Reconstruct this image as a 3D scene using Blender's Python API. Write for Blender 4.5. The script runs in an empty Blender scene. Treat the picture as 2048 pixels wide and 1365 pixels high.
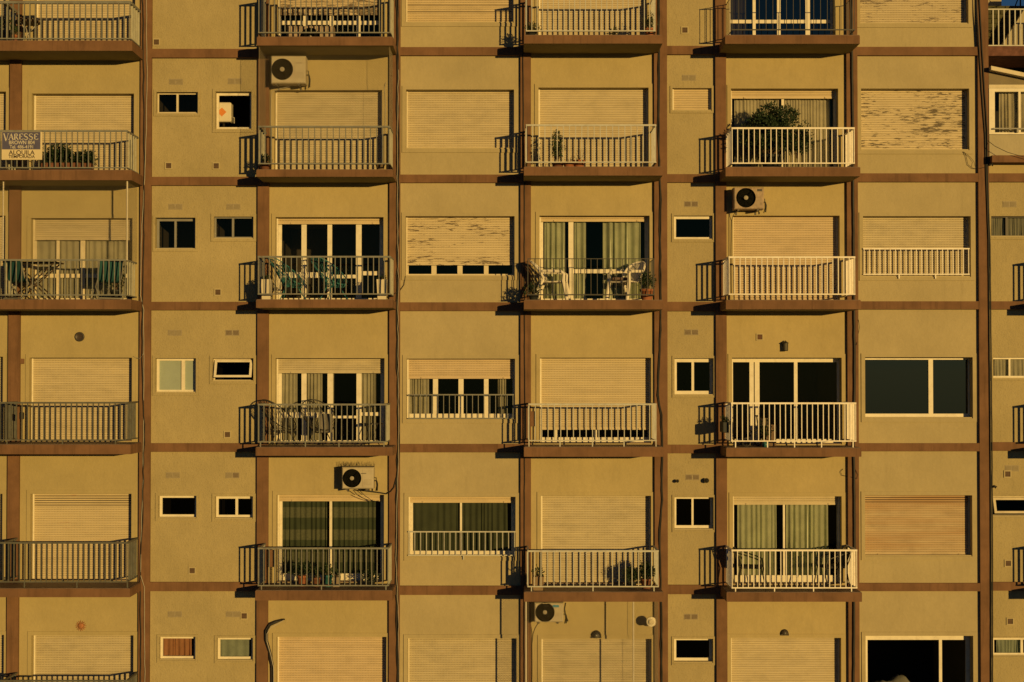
import bpy, math, random
from mathutils import Vector, Matrix

# ------------------------------------------------------------------ camera, sky, sun, exposure
R = math.radians
SC = bpy.context.scene
FPX = 3370.0                 # focal length in pixels of the 2048 px wide photograph
SCALE = 96.0                 # pixels per metre on the facade
DIST = FPX / SCALE           # camera to facade
ZC = 24.0                    # camera height above the street
HOR = 745.0                  # eye level in the photograph
PITCH = math.atan((HOR - 682.5) / FPX)

cam_d = bpy.data.cameras.new('camera')
cam_d.sensor_width = 36.0
cam_d.lens = 36.0 * FPX / 2048.0
cam_d.clip_end = 5000
cam = bpy.data.objects.new('camera', cam_d)
SC.collection.objects.link(cam)
cam.location = (0, -DIST, ZC)
cam.rotation_euler = (math.pi / 2 + PITCH, 0, 0)
SC.camera = cam

LDIR = Vector((-0.545, 1.0, -0.085)).normalized()        # direction the sunlight travels
SUN_EL = math.asin(-LDIR.z)
SUN_AZ = math.atan2(-LDIR.x, -LDIR.y)
world = bpy.data.worlds.new('World')
SC.world = world
world.use_nodes = True
wn = world.node_tree
sky = wn.nodes.new('ShaderNodeTexSky')
sky.sky_type = 'NISHITA'
sky.sun_disc = False
sky.sun_elevation = SUN_EL
sky.sun_rotation = SUN_AZ
sky.air_density = 0.7
sky.dust_density = 0.0
sky.ozone_density = 3.2
wn.links.new(sky.outputs[0], wn.nodes['Background'].inputs[0])
wn.nodes['Background'].inputs[1].default_value = 0.05

sun_d = bpy.data.lights.new('sun', 'SUN')
sun_d.energy = 5.0
sun_d.color = (1.0, 0.625, 0.19)
sun_d.angle = R(0.5)
sun = bpy.data.objects.new('sun', sun_d)
SC.collection.objects.link(sun)
sun.rotation_euler = LDIR.to_track_quat('-Z', 'Y').to_euler()
sun.location = (15, -40, 40)

SC.view_settings.view_transform = 'Standard'
SC.view_settings.look = 'None'
SC.view_settings.exposure = -0.37
SC.view_settings.gamma = 1.0
SC.view_settings.use_curve_mapping = False
SC.render.engine = 'CYCLES'
SC.cycles.max_bounces = 8
SC.cycles.transparent_max_bounces = 16

rng = random.Random(7)
COL = SC.collection
CP, SP = math.cos(PITCH), math.sin(PITCH)

def W(px, py, p=0.0):
    """place in the building (x, z) of a photograph pixel measured on the plane p metres in front of the wall"""
    u = (px - 1024.0) / FPX; v = (682.5 - py) / FPX
    y = CP - v * SP; z = SP + v * CP
    t = (DIST - p) / y
    return u * t, ZC + z * t
def WX(px, py=682, p=0.0): return W(px, py, p)[0]
def WZ(py, p=0.0): return W(1024, py, p)[1]

# ------------------------------------------------------------------ mesh helpers
class MB:
    def __init__(s): s.v = []; s.f = []; s.m = []; s.cur = 0; s.smooth = []; s.sm = False
    def add(s, vs, fs):
        o = len(s.v); s.v += [tuple(q) for q in vs]
        for f in fs: s.f.append(tuple(o + i for i in f)); s.m.append(s.cur); s.smooth.append(s.sm)
    def box(s, x0, x1, y0, y1, z0, z1):
        if x0 > x1: x0, x1 = x1, x0
        if y0 > y1: y0, y1 = y1, y0
        if z0 > z1: z0, z1 = z1, z0
        s.add([(x0,y0,z0),(x1,y0,z0),(x1,y1,z0),(x0,y1,z0),(x0,y0,z1),(x1,y0,z1),(x1,y1,z1),(x0,y1,z1)],
              [(3,2,1,0),(4,5,6,7),(0,1,5,4),(1,2,6,5),(2,3,7,6),(3,0,4,7)])
        return s
    def pbox(s, x0, x1, p0, p1, z0, z1): return s.box(x0, x1, -p1, -p0, z0, z1)
    def cbox(s, x0, x1, y0, y1, z0, z1, c=0.01):
        """box with chamfered edges in all three directions (a small bevel)"""
        pts = []
        for sx in (0, 1):
            for sy in (0, 1):
                for sz in (0, 1):
                    X = (x0, x1)[sx]; Y = (y0, y1)[sy]; Z = (z0, z1)[sz]
                    dx = c if sx == 0 else -c; dy = c if sy == 0 else -c; dz = c if sz == 0 else -c
                    pts += [(X, Y+dy, Z+dz), (X+dx, Y, Z+dz), (X+dx, Y+dy, Z)]
        i = lambda a, b, d, k: ((a*2+b)*2+d)*3+k
        fs = []
        for a in (0, 1):
            q = [i(a,0,0,0), i(a,1,0,0), i(a,1,1,0), i(a,0,1,0)]; fs.append(tuple(q if a else q[::-1]))
            q = [i(0,a,0,1), i(0,a,1,1), i(1,a,1,1), i(1,a,0,1)]; fs.append(tuple(q if a else q[::-1]))
            q = [i(0,0,a,2), i(1,0,a,2), i(1,1,a,2), i(0,1,a,2)]; fs.append(tuple(q if a else q[::-1]))
        for a in (0, 1):
            for b in (0, 1):
                fs.append((i(a,b,0,0), i(a,b,1,0), i(a,b,1,1), i(a,b,0,1)))
                fs.append((i(a,0,b,0), i(a,1,b,0), i(a,1,b,2), i(a,0,b,2)))
                fs.append((i(0,a,b,1), i(1,a,b,1), i(1,a,b,2), i(0,a,b,2)))
                for d in (0, 1): fs.append((i(a,b,d,0), i(a,b,d,1), i(a,b,d,2)))
        s.add(pts, fs); return s
    def tube(s, pts, r, n=6, caps=True):
        pts = [Vector(q) for q in pts]; rings = []; up = None
        for k, q in enumerate(pts):
            t = (pts[min(k+1, len(pts)-1)] - pts[max(k-1, 0)])
            if t.length < 1e-9: t = Vector((0,0,1))
            t.normalize()
            if up is None: up = Vector((0,0,1)) if abs(t.z) < .9 else Vector((1,0,0))
            a = t.cross(up)
            if a.length < 1e-6: a = t.cross(Vector((0,1,0)))
            a.normalize(); b = a.cross(t).normalized(); up = b
            rr = r[k] if isinstance(r, (list, tuple)) else r
            rings.append([q + (a*math.cos(2*math.pi*j/n + .4) + b*math.sin(2*math.pi*j/n + .4))*rr for j in range(n)])
        vs = [q for g in rings for q in g]; fs = []
        for k in range(len(rings)-1):
            for j in range(n):
                fs.append((k*n+j, k*n+(j+1) % n, (k+1)*n+(j+1) % n, (k+1)*n+j))
        if caps: fs.append(tuple(range(n))[::-1]); fs.append(tuple((len(rings)-1)*n + j for j in range(n)))
        s.add(vs, fs); return s
    def lathe(s, prof, c=(0,0,0), n=16, axis='z', caps=True):
        vs = []
        for (r, h) in prof:
            for j in range(n):
                a = 2*math.pi*j/n; x, y = r*math.cos(a), r*math.sin(a)
                vs.append((c[0]+x, c[1]+y, c[2]+h) if axis == 'z' else (c[0]+x, c[1]-h, c[2]+y))
        fs = []
        for k in range(len(prof)-1):
            for j in range(n): fs.append((k*n+j, k*n+(j+1) % n, (k+1)*n+(j+1) % n, (k+1)*n+j))
        if caps: fs.append(tuple(range(n))[::-1]); fs.append(tuple((len(prof)-1)*n+j for j in range(n)))
        s.add(vs, fs); return s
    def strip(s, a, b):
        n = len(a); s.add(list(a)+list(b), [(i, i+1, n+i+1, n+i) for i in range(n-1)]); return s
    def prism(s, poly, y0, y1):
        """polygon [(x, z)] given thickness along y"""
        n = len(poly)
        s.add([(x, y0, z) for x, z in poly] + [(x, y1, z) for x, z in poly],
              [tuple(range(n)), tuple(range(2*n-1, n-1, -1))] + [(i, n+i, n+(i+1) % n, (i+1) % n) for i in range(n)])
        return s
    def build(s, name, mats, parent=None, org=None, keep=False):
        if not isinstance(mats, (list, tuple)): mats = [mats]
        if org is None:
            if keep: org = (0, 0, 0)
            else:
                xs = [q[0] for q in s.v]; ys = [q[1] for q in s.v]; zs = [q[2] for q in s.v]
                org = ((min(xs)+max(xs))/2, (min(ys)+max(ys))/2, min(zs))
        me = bpy.data.meshes.new(name)
        me.from_pydata([(x-org[0], y-org[1], z-org[2]) for x, y, z in s.v], [], s.f)
        for m in mats: me.materials.append(m)
        me.polygons.foreach_set('material_index', s.m)
        me.polygons.foreach_set('use_smooth', s.smooth)
        me.update()
        return put(name, me, org, parent)

WP = {}                                                 # world places of objects, for parenting without rotation
def put(name, me, org, parent=None):
    o = bpy.data.objects.new(name, me); COL.objects.link(o)
    base = Vector((0, 0, 0))
    if parent is not None:
        o.parent = parent; base = WP[parent.name]
    o.location = Vector(org) - base
    WP[o.name] = Vector(org)
    return o
def thing(name, label, cat, loc, group=None, rz=0.0):
    o = bpy.data.objects.new(name, None); COL.objects.link(o)
    o.location = loc; o.rotation_euler = (0, 0, rz); WP[o.name] = Vector((0, 0, 0))   # parts are given in the thing's own frame
    o.empty_display_size = .2
    return tag(o, label, cat, group)
def tag(o, label, cat, group=None):
    o['label'] = label; o['category'] = cat
    if group: o['group'] = group
    return o

# ------------------------------------------------------------------ materials
MATS = {}
def nodes(name):
    m = bpy.data.materials.new(name); m.use_nodes = True
    t = m.node_tree; return m, t, t.nodes['Principled BSDF']
def mat(name, col, rough=.7, var=.12, vscale=6.0, bump=0.0, bscale=60.0, metal=0.0, streak=0.0, spec=.3, dirt=None, dirt_amt=.0, dirt_scale=3.0, bdist=.01):
    if name in MATS: return MATS[name]
    m, t, b = nodes(name)
    L = t.links.new
    geo = t.nodes.new('ShaderNodeNewGeometry')
    def noise(scale, detail=4, vec=None, rgh=.6):
        n = t.nodes.new('ShaderNodeTexNoise'); n.inputs['Scale'].default_value = scale
        n.inputs['Detail'].default_value = detail; n.inputs['Roughness'].default_value = rgh
        L(vec if vec else geo.outputs['Position'], n.inputs['Vector']); return n
    n1 = noise(vscale)
    r = t.nodes.new('ShaderNodeValToRGB')
    c0 = [max(0, c*(1-var)) for c in col]; c1 = [min(1, c*(1+var)) for c in col]
    r.color_ramp.elements[0].position = .3; r.color_ramp.elements[1].position = .7
    r.color_ramp.elements[0].color = (*c0, 1); r.color_ramp.elements[1].color = (*c1, 1)
    L(n1.outputs['Fac'], r.inputs['Fac'])
    out = r.outputs['Color']
    if streak or dirt:
        mp = t.nodes.new('ShaderNodeMapping'); mp.inputs['Scale'].default_value = (9, 9, .55) if streak else (1, 1, 1)
        L(geo.outputs['Position'], mp.inputs['Vector'])
        n2 = noise(1.0 if streak else dirt_scale, 6, mp.outputs['Vector'], .7)
        r2 = t.nodes.new('ShaderNodeValToRGB')
        r2.color_ramp.elements[0].position = .52; r2.color_ramp.elements[1].position = .78
        r2.color_ramp.elements[0].color = (0,0,0,1); a = streak or dirt_amt
        r2.color_ramp.elements[1].color = (a, a, a, 1)
        L(n2.outputs['Fac'], r2.inputs['Fac'])
        mx = t.nodes.new('ShaderNodeMixRGB'); mx.inputs[2].default_value = (*(dirt or [c*.35 for c in col]), 1)
        L(r2.outputs['Color'], mx.inputs[0]); L(out, mx.inputs[1]); out = mx.outputs[0]
    L(out, b.inputs['Base Color'])
    b.inputs['Roughness'].default_value = rough; b.inputs['Metallic'].default_value = metal
    b.inputs['Specular IOR Level'].default_value = spec
    if bump:
        n3 = noise(bscale, 5); bm = t.nodes.new('ShaderNodeBump')
        bm.inputs['Strength'].default_value = bump; bm.inputs['Distance'].default_value = bdist
        L(n3.outputs['Fac'], bm.inputs['Height']); L(bm.outputs[0], b.inputs['Normal'])
    MATS[name] = m; return m

def stucco(name, col, rough_cast, seed):
    """painted render: trowel unevenness, pits, faint patches and runs"""
    m, t, b = nodes(name); L = t.links.new
    geo = t.nodes.new('ShaderNodeNewGeometry')
    off = t.nodes.new('ShaderNodeVectorMath'); off.operation = 'ADD'; off.inputs[1].default_value = (seed*3.1, seed*1.7, seed*2.3)
    L(geo.outputs['Position'], off.inputs[0]); P = off.outputs[0]
    def noise(scale, detail=4, vec=None, rgh=.6):
        n = t.nodes.new('ShaderNodeTexNoise'); n.inputs['Scale'].default_value = scale
        n.inputs['Detail'].default_value = detail; n.inputs['Roughness'].default_value = rgh
        L(vec or P, n.inputs['Vector']); return n.outputs['Fac']
    def ramp(fac, p0, p1, a, c):
        r = t.nodes.new('ShaderNodeValToRGB'); e = r.color_ramp.elements
        e[0].position = p0; e[1].position = p1; e[0].color = (*a, 1); e[1].color = (*c, 1); L(fac, r.inputs[0]); return r.outputs[0]
    def mix(f, a, bcol, typ='MIX'):
        x = t.nodes.new('ShaderNodeMixRGB'); x.blend_type = typ
        if isinstance(f, float): x.inputs[0].default_value = f
        else: L(f, x.inputs[0])
        L(a, x.inputs[1])
        if isinstance(bcol, tuple): x.inputs[2].default_value = (*bcol, 1)
        else: L(bcol, x.inputs[2])
        return x.outputs[0]
    c = ramp(noise(.8, 6, rgh=.65), .3, .7, [k*.88 for k in col], [k*1.08 for k in col])
    c = mix(ramp(noise(9.0, 6, rgh=.75), .35, .7, (0,0,0), (.22,.22,.22)), c, tuple(k*.72 for k in col))
    mp = t.nodes.new('ShaderNodeMapping'); mp.inputs['Scale'].default_value = (4.5, 4.5, .6); L(P, mp.inputs[0])
    c = mix(ramp(noise(1.0, 6, mp.outputs[0], .72), .54, .8, (0,0,0), (.26,.26,.26)), c, tuple(k*.55 for k in col))
    if rough_cast:
        c = mix(ramp(noise(30, 3, rgh=.75), .55, .70, (0,0,0), (.45,.45,.45)), c, tuple(k*.45 for k in col))
    else:
        c = mix(ramp(noise(46, 2, rgh=.6), .66, .76, (0,0,0), (.3,.3,.3)), c, tuple(k*.5 for k in col))
    L(c, b.inputs['Base Color'])
    b.inputs['Roughness'].default_value = .9; b.inputs['Specular IOR Level'].default_value = .15
    h1 = noise(30 if rough_cast else 17, 5, rgh=.65); h2 = noise(4.0, 3)
    ad = t.nodes.new('ShaderNodeMath'); ad.operation = 'MULTIPLY_ADD'; L(h2, ad.inputs[0]); ad.inputs[1].default_value = 1.6; L(h1, ad.inputs[2])
    bm = t.nodes.new('ShaderNodeBump'); bm.inputs['Strength'].default_value = .8 if rough_cast else .55
    bm.inputs['Distance'].default_value = .016 if rough_cast else .012
    L(ad.outputs[0], bm.inputs['Height']); L(bm.outputs[0], b.inputs['Normal'])
    MATS[name] = m; return m

def shutter_mat(name, col, peel=0.0, peel_col=(.12, .085, .06), stain=None, grime=.15, seed=0.0, rust=None):
    """painted slats: each slat a little different, sun-bleached, peeling along the slats where asked"""
    m, t, b = nodes(name); L = t.links.new
    geo = t.nodes.new('ShaderNodeNewGeometry')
    off = t.nodes.new('ShaderNodeVectorMath'); off.operation = 'ADD'; off.inputs[1].default_value = (seed*5.3, 0, seed*3.7)
    L(geo.outputs['Position'], off.inputs[0]); P = off.outputs[0]
    def noise(scale3, detail=5, rgh=.65):
        mp = t.nodes.new('ShaderNodeMapping'); mp.inputs['Scale'].default_value = scale3; L(P, mp.inputs[0])
        n = t.nodes.new('ShaderNodeTexNoise'); n.inputs['Scale'].default_value = 1.0; n.inputs['Detail'].default_value = detail
        n.inputs['Roughness'].default_value = rgh; L(mp.outputs[0], n.inputs['Vector']); return n.outputs['Fac']
    def ramp(fac, p0, p1, a, c):
        r = t.nodes.new('ShaderNodeValToRGB'); e = r.color_ramp.elements
        e[0].position = p0; e[1].position = p1; e[0].color = (*a, 1); e[1].color = (*c, 1); L(fac, r.inputs[0]); return r.outputs[0]
    def mix(f, a, bc):
        x = t.nodes.new('ShaderNodeMixRGB'); L(f, x.inputs[0]); L(a, x.inputs[1]); x.inputs[2].default_value = (*bc, 1); return x.outputs[0]
    c = ramp(noise((.6, 1, 11), 3), .3, .7, [k*.9 for k in col], [min(1, k*1.07) for k in col])
    c = mix(ramp(noise((2.5, 1, 5)), .45, .8, (0,0,0), (grime*2,)*3), c, tuple(k*.6 for k in col))
    if stain:
        c = mix(ramp(noise((.16, 1, 2.4), 5), .40, .64, (0,0,0), (.85,.85,.85)), c, stain)
    if rust:
        c = mix(ramp(noise((1.1, 1, 26), 4), .66, .74, (0,0,0), (rust,)*3), c, (.28, .07, .03))
    if peel:
        f1 = noise((4.5, 1, 34), 6, .72); f2 = noise((.8, 1, 3.6), 3)
        ad = t.nodes.new('ShaderNodeMath'); ad.operation = 'MULTIPLY_ADD'; L(f2, ad.inputs[0]); ad.inputs[1].default_value = .55; L(f1, ad.inputs[2])
        c = mix(ramp(ad.outputs[0], .98 - peel*.2, 1.02 - peel*.2, (0,0,0), (.95,.95,.95)), c, peel_col)
    L(c, b.inputs['Base Color']); b.inputs['Roughness'].default_value = .55; b.inputs['Specular IOR Level'].default_value = .3
    MATS[name] = m; return m

def joint_mat(name, col, dark, on=.62):
    """the link strip between slats with its row of light slots"""
    m, t, b = nodes(name); L = t.links.new
    geo = t.nodes.new('ShaderNodeNewGeometry'); sx = t.nodes.new('ShaderNodeSeparateXYZ'); L(geo.outputs['Position'], sx.inputs[0])
    k = t.nodes.new('ShaderNodeMath'); k.operation = 'MULTIPLY'; L(sx.outputs[0], k.inputs[0]); k.inputs[1].default_value = 1/.058
    fr = t.nodes.new('ShaderNodeMath'); fr.operation = 'FRACT'; L(k.outputs[0], fr.inputs[0])
    lt = t.nodes.new('ShaderNodeMath'); lt.operation = 'LESS_THAN'; L(fr.outputs[0], lt.inputs[0]); lt.inputs[1].default_value = on
    mx = t.nodes.new('ShaderNodeMixRGB'); L(lt.outputs[0], mx.inputs[0])
    mx.inputs[1].default_value = (*col, 1); mx.inputs[2].default_value = (*dark, 1)
    L(mx.outputs[0], b.inputs['Base Color']); b.inputs['Roughness'].default_value = .8
    MATS[name] = m; return m

def glass_mat(name, tint, refl=.0, rough=.02, tcol=(1, 1, 1), gcol=(.75, .78, .42)):
    m = bpy.data.materials.new(name); m.use_nodes = True; t = m.node_tree; L = t.links.new
    t.nodes.remove(t.nodes['Principled BSDF']); out = t.nodes['Material Output']
    tr = t.nodes.new('ShaderNodeBsdfTransparent'); tr.inputs[0].default_value = (tint*tcol[0], tint*tcol[1], tint*tcol[2], 1)
    gl = t.nodes.new('ShaderNodeBsdfGlossy'); gl.inputs['Roughness'].default_value = rough
    gl.inputs[0].default_value = (*gcol, 1)
    fr = t.nodes.new('ShaderNodeFresnel'); fr.inputs[0].default_value = 1.38
    mu = t.nodes.new('ShaderNodeMath'); mu.operation = 'MULTIPLY_ADD'; L(fr.outputs[0], mu.inputs[0]); mu.inputs[1].default_value = 1.0; mu.inputs[2].default_value = refl
    ms = t.nodes.new('ShaderNodeMixShader'); L(mu.outputs[0], ms.inputs[0]); L(tr.outputs[0], ms.inputs[1]); L(gl.outputs[0], ms.inputs[2])
    L(ms.outputs[0], out.inputs[0]); MATS[name] = m; return m

def cloth_mat(name, col, bands=None, rough=.9, transl=.25):
    m, t, b = nodes(name); L = t.links.new
    geo = t.nodes.new('ShaderNodeNewGeometry')
    n = t.nodes.new('ShaderNodeTexNoise'); n.inputs['Scale'].default_value = 5; n.inputs['Detail'].default_value = 5; L(geo.outputs['Position'], n.inputs['Vector'])
    r = t.nodes.new('ShaderNodeValToRGB'); r.color_ramp.elements[0].position = .3; r.color_ramp.elements[1].position = .75
    r.color_ramp.elements[0].color = (*[c*.85 for c in col], 1); r.color_ramp.elements[1].color = (*[min(1, c*1.1) for c in col], 1)
    L(n.outputs['Fac'], r.inputs[0]); out = r.outputs[0]
    if bands:
        sx = t.nodes.new('ShaderNodeSeparateXYZ'); L(geo.outputs['Position'], sx.inputs[0])
        k = t.nodes.new('ShaderNodeMath'); k.operation = 'MULTIPLY'; L(sx.outputs[2], k.inputs[0]); k.inputs[1].default_value = bands[1]
        sn = t.nodes.new('ShaderNodeMath'); sn.operation = 'SINE'; L(k.outputs[0], sn.inputs[0])
        gt = t.nodes.new('ShaderNodeMath'); gt.operation = 'GREATER_THAN'; L(sn.outputs[0], gt.inputs[0]); gt.inputs[1].default_value = .1
        vo = t.nodes.new('ShaderNodeTexNoise'); vo.inputs['Scale'].default_value = 38; L(geo.outputs['Position'], vo.inputs['Vector'])
        g2 = t.nodes.new('ShaderNodeMath'); g2.operation = 'MULTIPLY'; L(gt.outputs[0], g2.inputs[0]); L(vo.outputs['Fac'], g2.inputs[1])
        mx = t.nodes.new('ShaderNodeMixRGB'); L(g2.outputs[0], mx.inputs[0]); L(out, mx.inputs[1]); mx.inputs[2].default_value = (*bands[0], 1); out = mx.outputs[0]
    L(out, b.inputs['Base Color']); b.inputs['Roughness'].default_value = rough; b.inputs['Specular IOR Level'].default_value = .1
    MATS[name] = m; return m

M_WALL = {'A': stucco('render_ochre', (.395, .335, .175), False, 1), 'B': stucco('render_yellow', (.41, .345, .18), False, 2),
          'C': stucco('render_yellow_c', (.415, .35, .185), False, 3), 'D': stucco('render_yellow_d', (.42, .35, .18), False, 4),
          'N': stucco('render_rough', (.395, .338, .185), True, 5), 'W': stucco('render_cream', (.405, .35, .205), False, 6),
          'E': stucco('render_rough_e', (.385, .328, .182), True, 7), 'F': stucco('render_cream_f', (.405, .35, .205), False, 8),
          'G': stucco('render_rough_g', (.395, .338, .185), True, 9)}
M_TRIM = mat('trim_render', (.42, .365, .215), .85, .06, 3, .3, 30, bdist=.008)
M_BROWN = mat('brown_masonry_paint', (.170, .094, .052), .8, .2, 2.2, .6, 16, streak=.6, spec=.2)
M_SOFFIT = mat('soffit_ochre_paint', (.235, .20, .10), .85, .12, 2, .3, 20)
M_SLABTOP = mat('balcony_tile', (.16, .11, .085), .6, .2, 8)
M_WHITE = mat('white_painted_frame', (.70, .66, .52), .5, .07, 5, dirt=(.3, .22, .12), dirt_amt=.4, dirt_scale=7)
M_CREAMF = mat('cream_painted_frame', (.60, .54, .38), .55, .08, 5, dirt=(.25, .18, .1), dirt_amt=.4, dirt_scale=7)
M_ALU = mat('aluminium_frame', (.22, .22, .2), .45, .1, 6)
M_DARKF = mat('dark_bronze_frame', (.05, .045, .04), .45, .1, 6)
M_RGREY = mat('railing_grey_blue_paint', (.185, .195, .175), .55, .15, 7, dirt=(.11, .055, .03), dirt_amt=.8, dirt_scale=9)
M_RGREYD = mat('railing_dull_grey', (.10, .105, .09), .6, .2, 7, dirt=(.09, .045, .025), dirt_amt=.7, dirt_scale=9)
M_RSIDE = mat('railing_side_pale', (.36, .36, .28), .55, .12, 7, dirt=(.15, .09, .05), dirt_amt=.5, dirt_scale=9)  # side bars of the grey railings, paler than their front bars
M_RCREAM = mat('railing_cream_paint', (.46, .47, .42), .5, .12, 7, dirt=(.22, .12, .06), dirt_amt=.5, dirt_scale=9)
M_RWHITE = mat('railing_white_paint', (.78, .75, .66), .45, .06, 7, dirt=(.4, .25, .14), dirt_amt=.5, dirt_scale=9)
M_RDARK = mat('railing_dark_iron', (.05, .05, .045), .5, .1, 7)
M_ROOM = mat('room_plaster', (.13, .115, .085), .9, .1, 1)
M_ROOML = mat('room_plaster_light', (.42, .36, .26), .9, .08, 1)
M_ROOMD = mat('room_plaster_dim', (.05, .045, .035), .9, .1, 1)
M_GLASS = glass_mat('window_glass', .68)
M_GLASSD = glass_mat('window_glass_dark', .30)
M_GLASSB = glass_mat('window_glass_blue', .30, .15, tcol=(.7, .9, 1.0), gcol=(.62, .60, .46))
M_FROST = mat('frosted_glass', (.30, .36, .30), .35, .06, 4)
M_DARK = mat('dark_void', (.012, .012, .01), .9, .1, 3)
M_VENT = mat('vent_metal', (.30, .26, .17), .7, .12, 20)
M_VENTD = mat('vent_mesh_rust', (.075, .042, .028), .8, .3, 40)
M_BLACK = mat('black_rubber', (.018, .018, .018), .5, .1, 10)
M_CABW = mat('white_cable', (.42, .40, .34), .6, .1, 10)
M_JOINT = joint_mat('shutter_slots', (.36, .315, .20), (.19, .155, .09), .6)
M_JOINTP = joint_mat('shutter_plain_joint', (.28, .24, .15), (.25, .21, .13))
M_GAP = mat('shutter_gap', (.035, .025, .015), .9)

# ------------------------------------------------------------------ ground
g = MB(); g.add([(-900,-900,0),(900,-900,0),(900,900,0),(-900,900,0)], [(0,1,2,3)])
gr = g.build('ground', mat('asphalt', (.055, .052, .05), .9, .2, .5), org=(0,0,0)); gr['kind'] = 'structure'

# ------------------------------------------------------------------ the apartment building: levels and bays
BLD = thing('apartment_building', 'ochre yellow apartment block with brown pillars, floor bands and railed balconies', 'building', (0, 0, 0))
PP = .08                                              # pillars and floor bands stand this far in front of the walls
SP_ = 1.09                                            # balcony slabs
RP = 1.00                                             # railings
DEEP = .34                                            # wall thickness
XL, XR = WX(-330), WX(2330)                           # ends of what is modelled
STEP0 = 2.68
# pillars (pixel columns at mid height on their face)
PILL = [(-268, -245), (16.5, 39.5), (279, 301), (514.5, 537), (778.5, 800), (1041, 1062), (1309, 1335), (1432, 1453.5), (1695, 1717), (1958.5, 1980), (2072, 2094)]
PX = [(WX(a, 682, PP), WX(b, 682, PP)) for a, b in PILL]
# bays between pillars: name -> (pillar left, pillar right)
BAY = {'Z': (0, 1), 'A': (1, 2), 'N': (2, 3), 'B': (3, 4), 'W': (4, 5), 'C': (5, 6), 'E': (6, 7), 'D': (7, 8), 'F': (8, 9), 'G': (9, 10)}
BX = {k: (PX[a][1], PX[b][0]) for k, (a, b) in BAY.items()}
bandpx = {'N': [(98, 115.5), (354, 371), (604, 620.5), (887, 904), (1165, 1183)],
          'W': [(94.5, 111), (349.5, 365.5), (605, 622), (888.5, 905), (1172.5, 1190.5)],
          'E': [(92, 109), (348.6, 365), (604, 622.5), (890, 907), (1170.7, 1189)],
          'F': [(94, 111), (347, 364), (603, 619), (887, 903), (1167, 1183)],
          'G': [(93, 112), (347, 364), (603, 619), (885, 902), (1165, 1182)]}
slabpx = {'A': [(81, 102), (340, 361), (599, 619), (889, 909), (1177, 1195)],
          'B': [(73.5, 91.5), (339, 354), (599, 616), (894.5, 912), (1181, 1201.5)],
          'C': [(70, 87.5), (333.5, 351.5), (600, 619), (894, 914), (1184, 1204)],
          'D': [(70, 88), (334, 353), (600, 619), (895.7, 914), (1184.6, 1204)]}
LEV = {}
for k, v in bandpx.items(): LEV[k] = [(WZ(a, PP), WZ(b, PP)) for a, b in v]
for k, v in slabpx.items(): LEV[k] = [(WZ(a, SP_), WZ(b, SP_)) for a, b in v]
LEV['Z'] = LEV['A']
for k in LEV:                                         # one more level below and above the picture
    t, b = LEV[k][4]; LEV[k] = LEV[k] + [(t - 2.86, b - 2.86)]
    t, b = LEV[k][0]; LEV[k] = [(t + STEP0, b + STEP0)] + LEV[k]
# LEV[bay][s+1] is the slab or band under storey s
ZTOP = max(v[0][0] for v in LEV.values()) + .3

for i, (a, b) in enumerate(PX):
    top = ZTOP if i < 10 else LEV['G'][2][0]
    MB().pbox(a, b, -DEEP, PP, 0, top).build('pillar', M_BROWN, BLD)
for k in bandpx:
    x0, x1 = BX[k]
    for s, (t, b) in enumerate(LEV[k]):
        if k == 'G' and s < 2: continue
        MB().pbox(x0, x1, -DEEP, PP - .004, b, t).build('floor_band', M_BROWN, BLD)

def wall_panel(bay, x0, x1, z0, z1, holes, m):
    """one storey of one bay: front face with openings, their reveals, and the back"""
    xs = sorted({x0, x1, *[h[0] for h in holes], *[h[1] for h in holes]})
    zs = sorted({z0, z1, *[max(z0, h[2]) for h in holes], *[min(z1, h[3]) for h in holes]})
    b = MB()
    for i in range(len(xs)-1):
        for j in range(len(zs)-1):
            cx = (xs[i]+xs[i+1])/2; cz = (zs[j]+zs[j+1])/2
            if any(h[0] < cx < h[1] and h[2] < cz < h[3] for h in holes): continue
            b.add([(xs[i],0,zs[j]),(xs[i+1],0,zs[j]),(xs[i+1],0,zs[j+1]),(xs[i],0,zs[j+1])], [(0,1,2,3)])
            b.add([(xs[i],DEEP,zs[j]),(xs[i+1],DEEP,zs[j]),(xs[i+1],DEEP,zs[j+1]),(xs[i],DEEP,zs[j+1])], [(3,2,1,0)])
    for h in holes:
        a0, a1, c0, c1 = h[0], h[1], max(z0, h[2]), min(z1, h[3])
        b.add([(a0,0,c0),(a0,DEEP,c0),(a0,DEEP,c1),(a0,0,c1)], [(0,1,2,3)])
        b.add([(a1,0,c0),(a1,DEEP,c0),(a1,DEEP,c1),(a1,0,c1)], [(3,2,1,0)])
        b.add([(a0,0,c1),(a1,0,c1),(a1,DEEP,c1),(a0,DEEP,c1)], [(3,2,1,0)])
        b.add([(a0,0,c0),(a1,0,c0),(a1,DEEP,c0),(a0,DEEP,c0)], [(0,1,2,3)])
    return b.build('wall_panel', m, BLD)

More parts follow.
